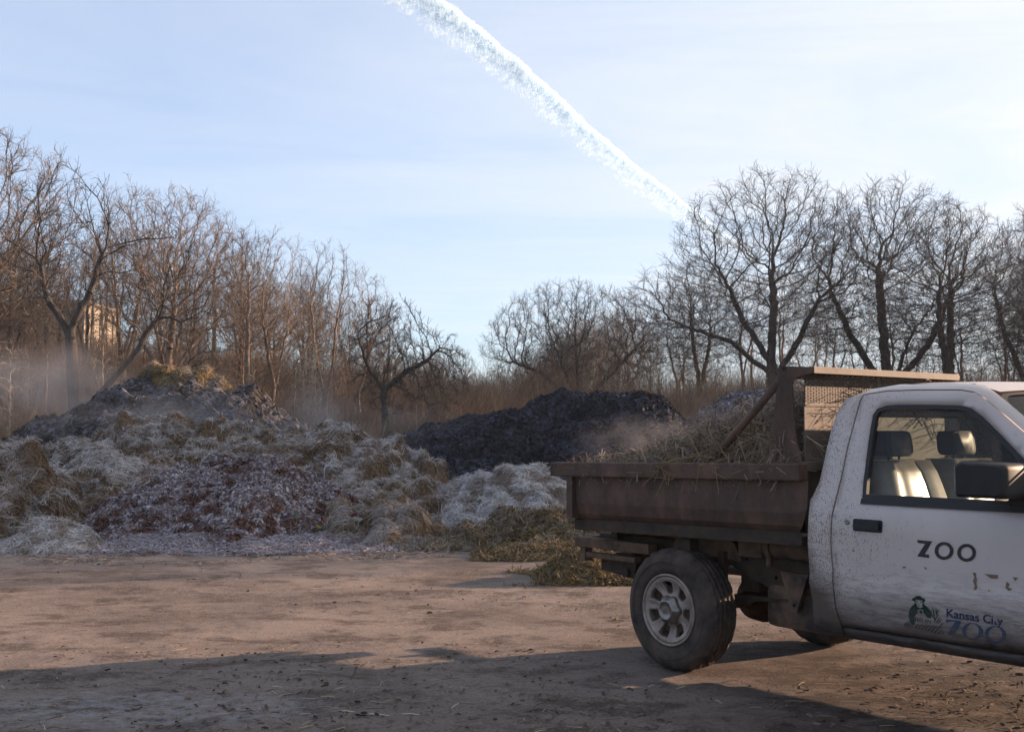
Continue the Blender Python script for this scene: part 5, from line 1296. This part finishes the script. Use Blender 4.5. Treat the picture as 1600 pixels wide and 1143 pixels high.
# ------------------------------------------------------------------ steam
def steam(label, px, py, Y, rx, ry, rz, dens, seed, scale=.5, col=(.85, .85, .9)):
    x, z = at_depth(px, py, Y)
    bm = bmesh.new(); bmesh.ops.create_icosphere(bm, subdivisions=3, radius=1)
    me = bpy.data.meshes.new('steam'); bm.to_mesh(me); bm.free()
    o = addmesh('steam', me); o.location = (x, Y, z); o.scale = (rx, ry, rz); tag(o, label, 'steam', None, 'stuff')
    m = bpy.data.materials.new('steam'); m.use_nodes = True; t = m.node_tree; t.nodes.clear(); L = t.links.new
    out = t.nodes.new('ShaderNodeOutputMaterial'); v = t.nodes.new('ShaderNodeVolumePrincipled'); v.inputs['Color'].default_value = (*col, 1); v.inputs['Anisotropy'].default_value = .35
    tc = t.nodes.new('ShaderNodeTexCoord'); ln = t.nodes.new('ShaderNodeVectorMath'); ln.operation = 'LENGTH'; L(tc.outputs['Object'], ln.inputs[0])
    fall = N(t, 'ShaderNodeMapRange'); fall.interpolation_type = 'SMOOTHSTEP'; fall.inputs[1].default_value = 1; fall.inputs[2].default_value = .15; L(ln.outputs['Value'], fall.inputs[0])
    mp = t.nodes.new('ShaderNodeMapping'); mp.inputs['Scale'].default_value = (rx * scale, ry * scale, rz * scale); mp.inputs['Location'].default_value = (seed * 3.1, 0, 0); L(tc.outputs['Object'], mp.inputs[0])
    n = t.nodes.new('ShaderNodeTexNoise'); n.inputs['Detail'].default_value = 4; n.inputs['Scale'].default_value = 1; n.inputs['Distortion'].default_value = .7; L(mp.outputs[0], n.inputs['Vector'])
    r = N(t, 'ShaderNodeMapRange'); r.inputs[1].default_value = .46; r.inputs[2].default_value = .70; L(n.outputs[0], r.inputs[0])
    a = t.nodes.new('ShaderNodeMath'); a.operation = 'MULTIPLY'; L(r.outputs[0], a.inputs[0]); L(fall.outputs[0], a.inputs[1])
    b = t.nodes.new('ShaderNodeMath'); b.operation = 'MULTIPLY'; b.inputs[1].default_value = dens; L(a.outputs[0], b.inputs[0]); L(b.outputs[0], v.inputs['Density'])
    L(v.outputs[0], out.inputs['Volume']); me.materials.append(m)
STEAM = 1
if STEAM:
    steam('bank of steam hanging at the foot of the tall forked tree on the left', 90, 610, 35, 6, 3.0, 1.8, .26, 1, .5)
    steam('thin steam drifting across the dark back mound', 300, 640, 25, 5.5, 2.0, 1.1, .20, 2, .8)
    steam('steam rising from the right end of the long frosted straw heap', 560, 660, 22.5, 2.8, 1.5, .6, .22, 3, 1.5)
    steam('wisp of steam in front of the black compost mound above the bed rail', 1010, 690, 12, 1.0, .7, .38, .30, 4, 3)
    steam('wisp of steam rising between the black mound and the straw load', 1120, 650, 14, .8, .6, .4, .25, 5, 3)
SC.cycles.volume_step_rate = 2.0; SC.cycles.volume_max_steps = 96
# ------------------------------------------------------------------ morning haze
def haze():
    b = MB(); b.box((-190, -30, -2.5), (190, 260, 34), 0)
    m = bpy.data.materials.new('haze'); m.use_nodes = True; t = m.node_tree; t.nodes.clear()
    out = t.nodes.new('ShaderNodeOutputMaterial'); v = t.nodes.new('ShaderNodeVolumePrincipled'); v.inputs['Color'].default_value = (.88, .9, .95, 1); v.inputs['Density'].default_value = HAZE; v.inputs['Anisotropy'].default_value = .2
    t.links.new(v.outputs[0], out.inputs['Volume']); o = b.build('haze', m); tag(o, 'thin morning haze in the air', 'haze', None, 'stuff')
HAZE = .00035
haze()

# ------------------------------------------------------------------ vegetable scraps at the foot of the leaf pile
def scraps():
    rng = np.random.default_rng(6)
    for i, (px, py, Y, sz, c, lb) in enumerate([(458, 812, 15.3, .11, (.20, .27, .15), 'pale green cabbage leaf lying on the leaf pile'), (448, 806, 15.5, .07, (.22, .27, .16), 'small pale cabbage scrap left of the larger cabbage leaf'),
            (497, 822, 15.1, .05, (.26, .21, .07), 'yellow peel scrap right of the pale cabbage leaf'), (560, 812, 15.2, .08, (.30, .33, .24), 'whitish green leaf scrap between two straw clumps'),
            (596, 822, 15.0, .07, (.26, .28, .12), 'yellow green leaf scrap nearest the thin manure tongue'), (553, 806, 15.3, .06, (.20, .015, .05), 'crimson beet scrap beside the whitish green leaf'), (505, 812, 15.2, .06, (.22, .06, .04), 'dark red scrap on the right foot of the leaf pile'),
            (22, 818, 14.9, .06, (.20, .19, .06), 'yellow green scrap at the foot of the left edge heap')]):
        x, z = at_depth(px, py, Y); b = MB(); n = 9; V = []
        for a in range(n):
            for k in range(n):
                u, v = a / (n - 1) * 2 - 1, k / (n - 1) * 2 - 1; w = math.sqrt(max(0, 1 - u * u * .55)); r_ = math.sqrt(max(0, 1 - v * v * .55))
                V.append((u * r_ * sz, v * w * sz * .6, .45 * sz * (u * u - .5 * v * v) + .28 * sz * math.sin(u * 6 + i) * math.cos(v * 5 + i * 2)))
        F = [[a * n + k, a * n + k + 1, (a + 1) * n + k + 1, (a + 1) * n + k] for a in range(n - 1) for k in range(n - 1)]
        b.add(V, F, True); b.add([(x_, y_, z_ - .004) for x_, y_, z_ in V], F, True)
        o = b.build('vegetable_scrap', plain('scrap_%d' % i, c, .6, c2=tuple(q * .5 for q in c), sc=20), None, None, False); o.location = (x, Y, z); o.rotation_euler = (R(35) + rng.normal() * .4, rng.normal() * .4, rng.random() * 6)
        tag(o, lb, 'vegetable scrap', 'vegetable scraps on the heaps')
scraps()
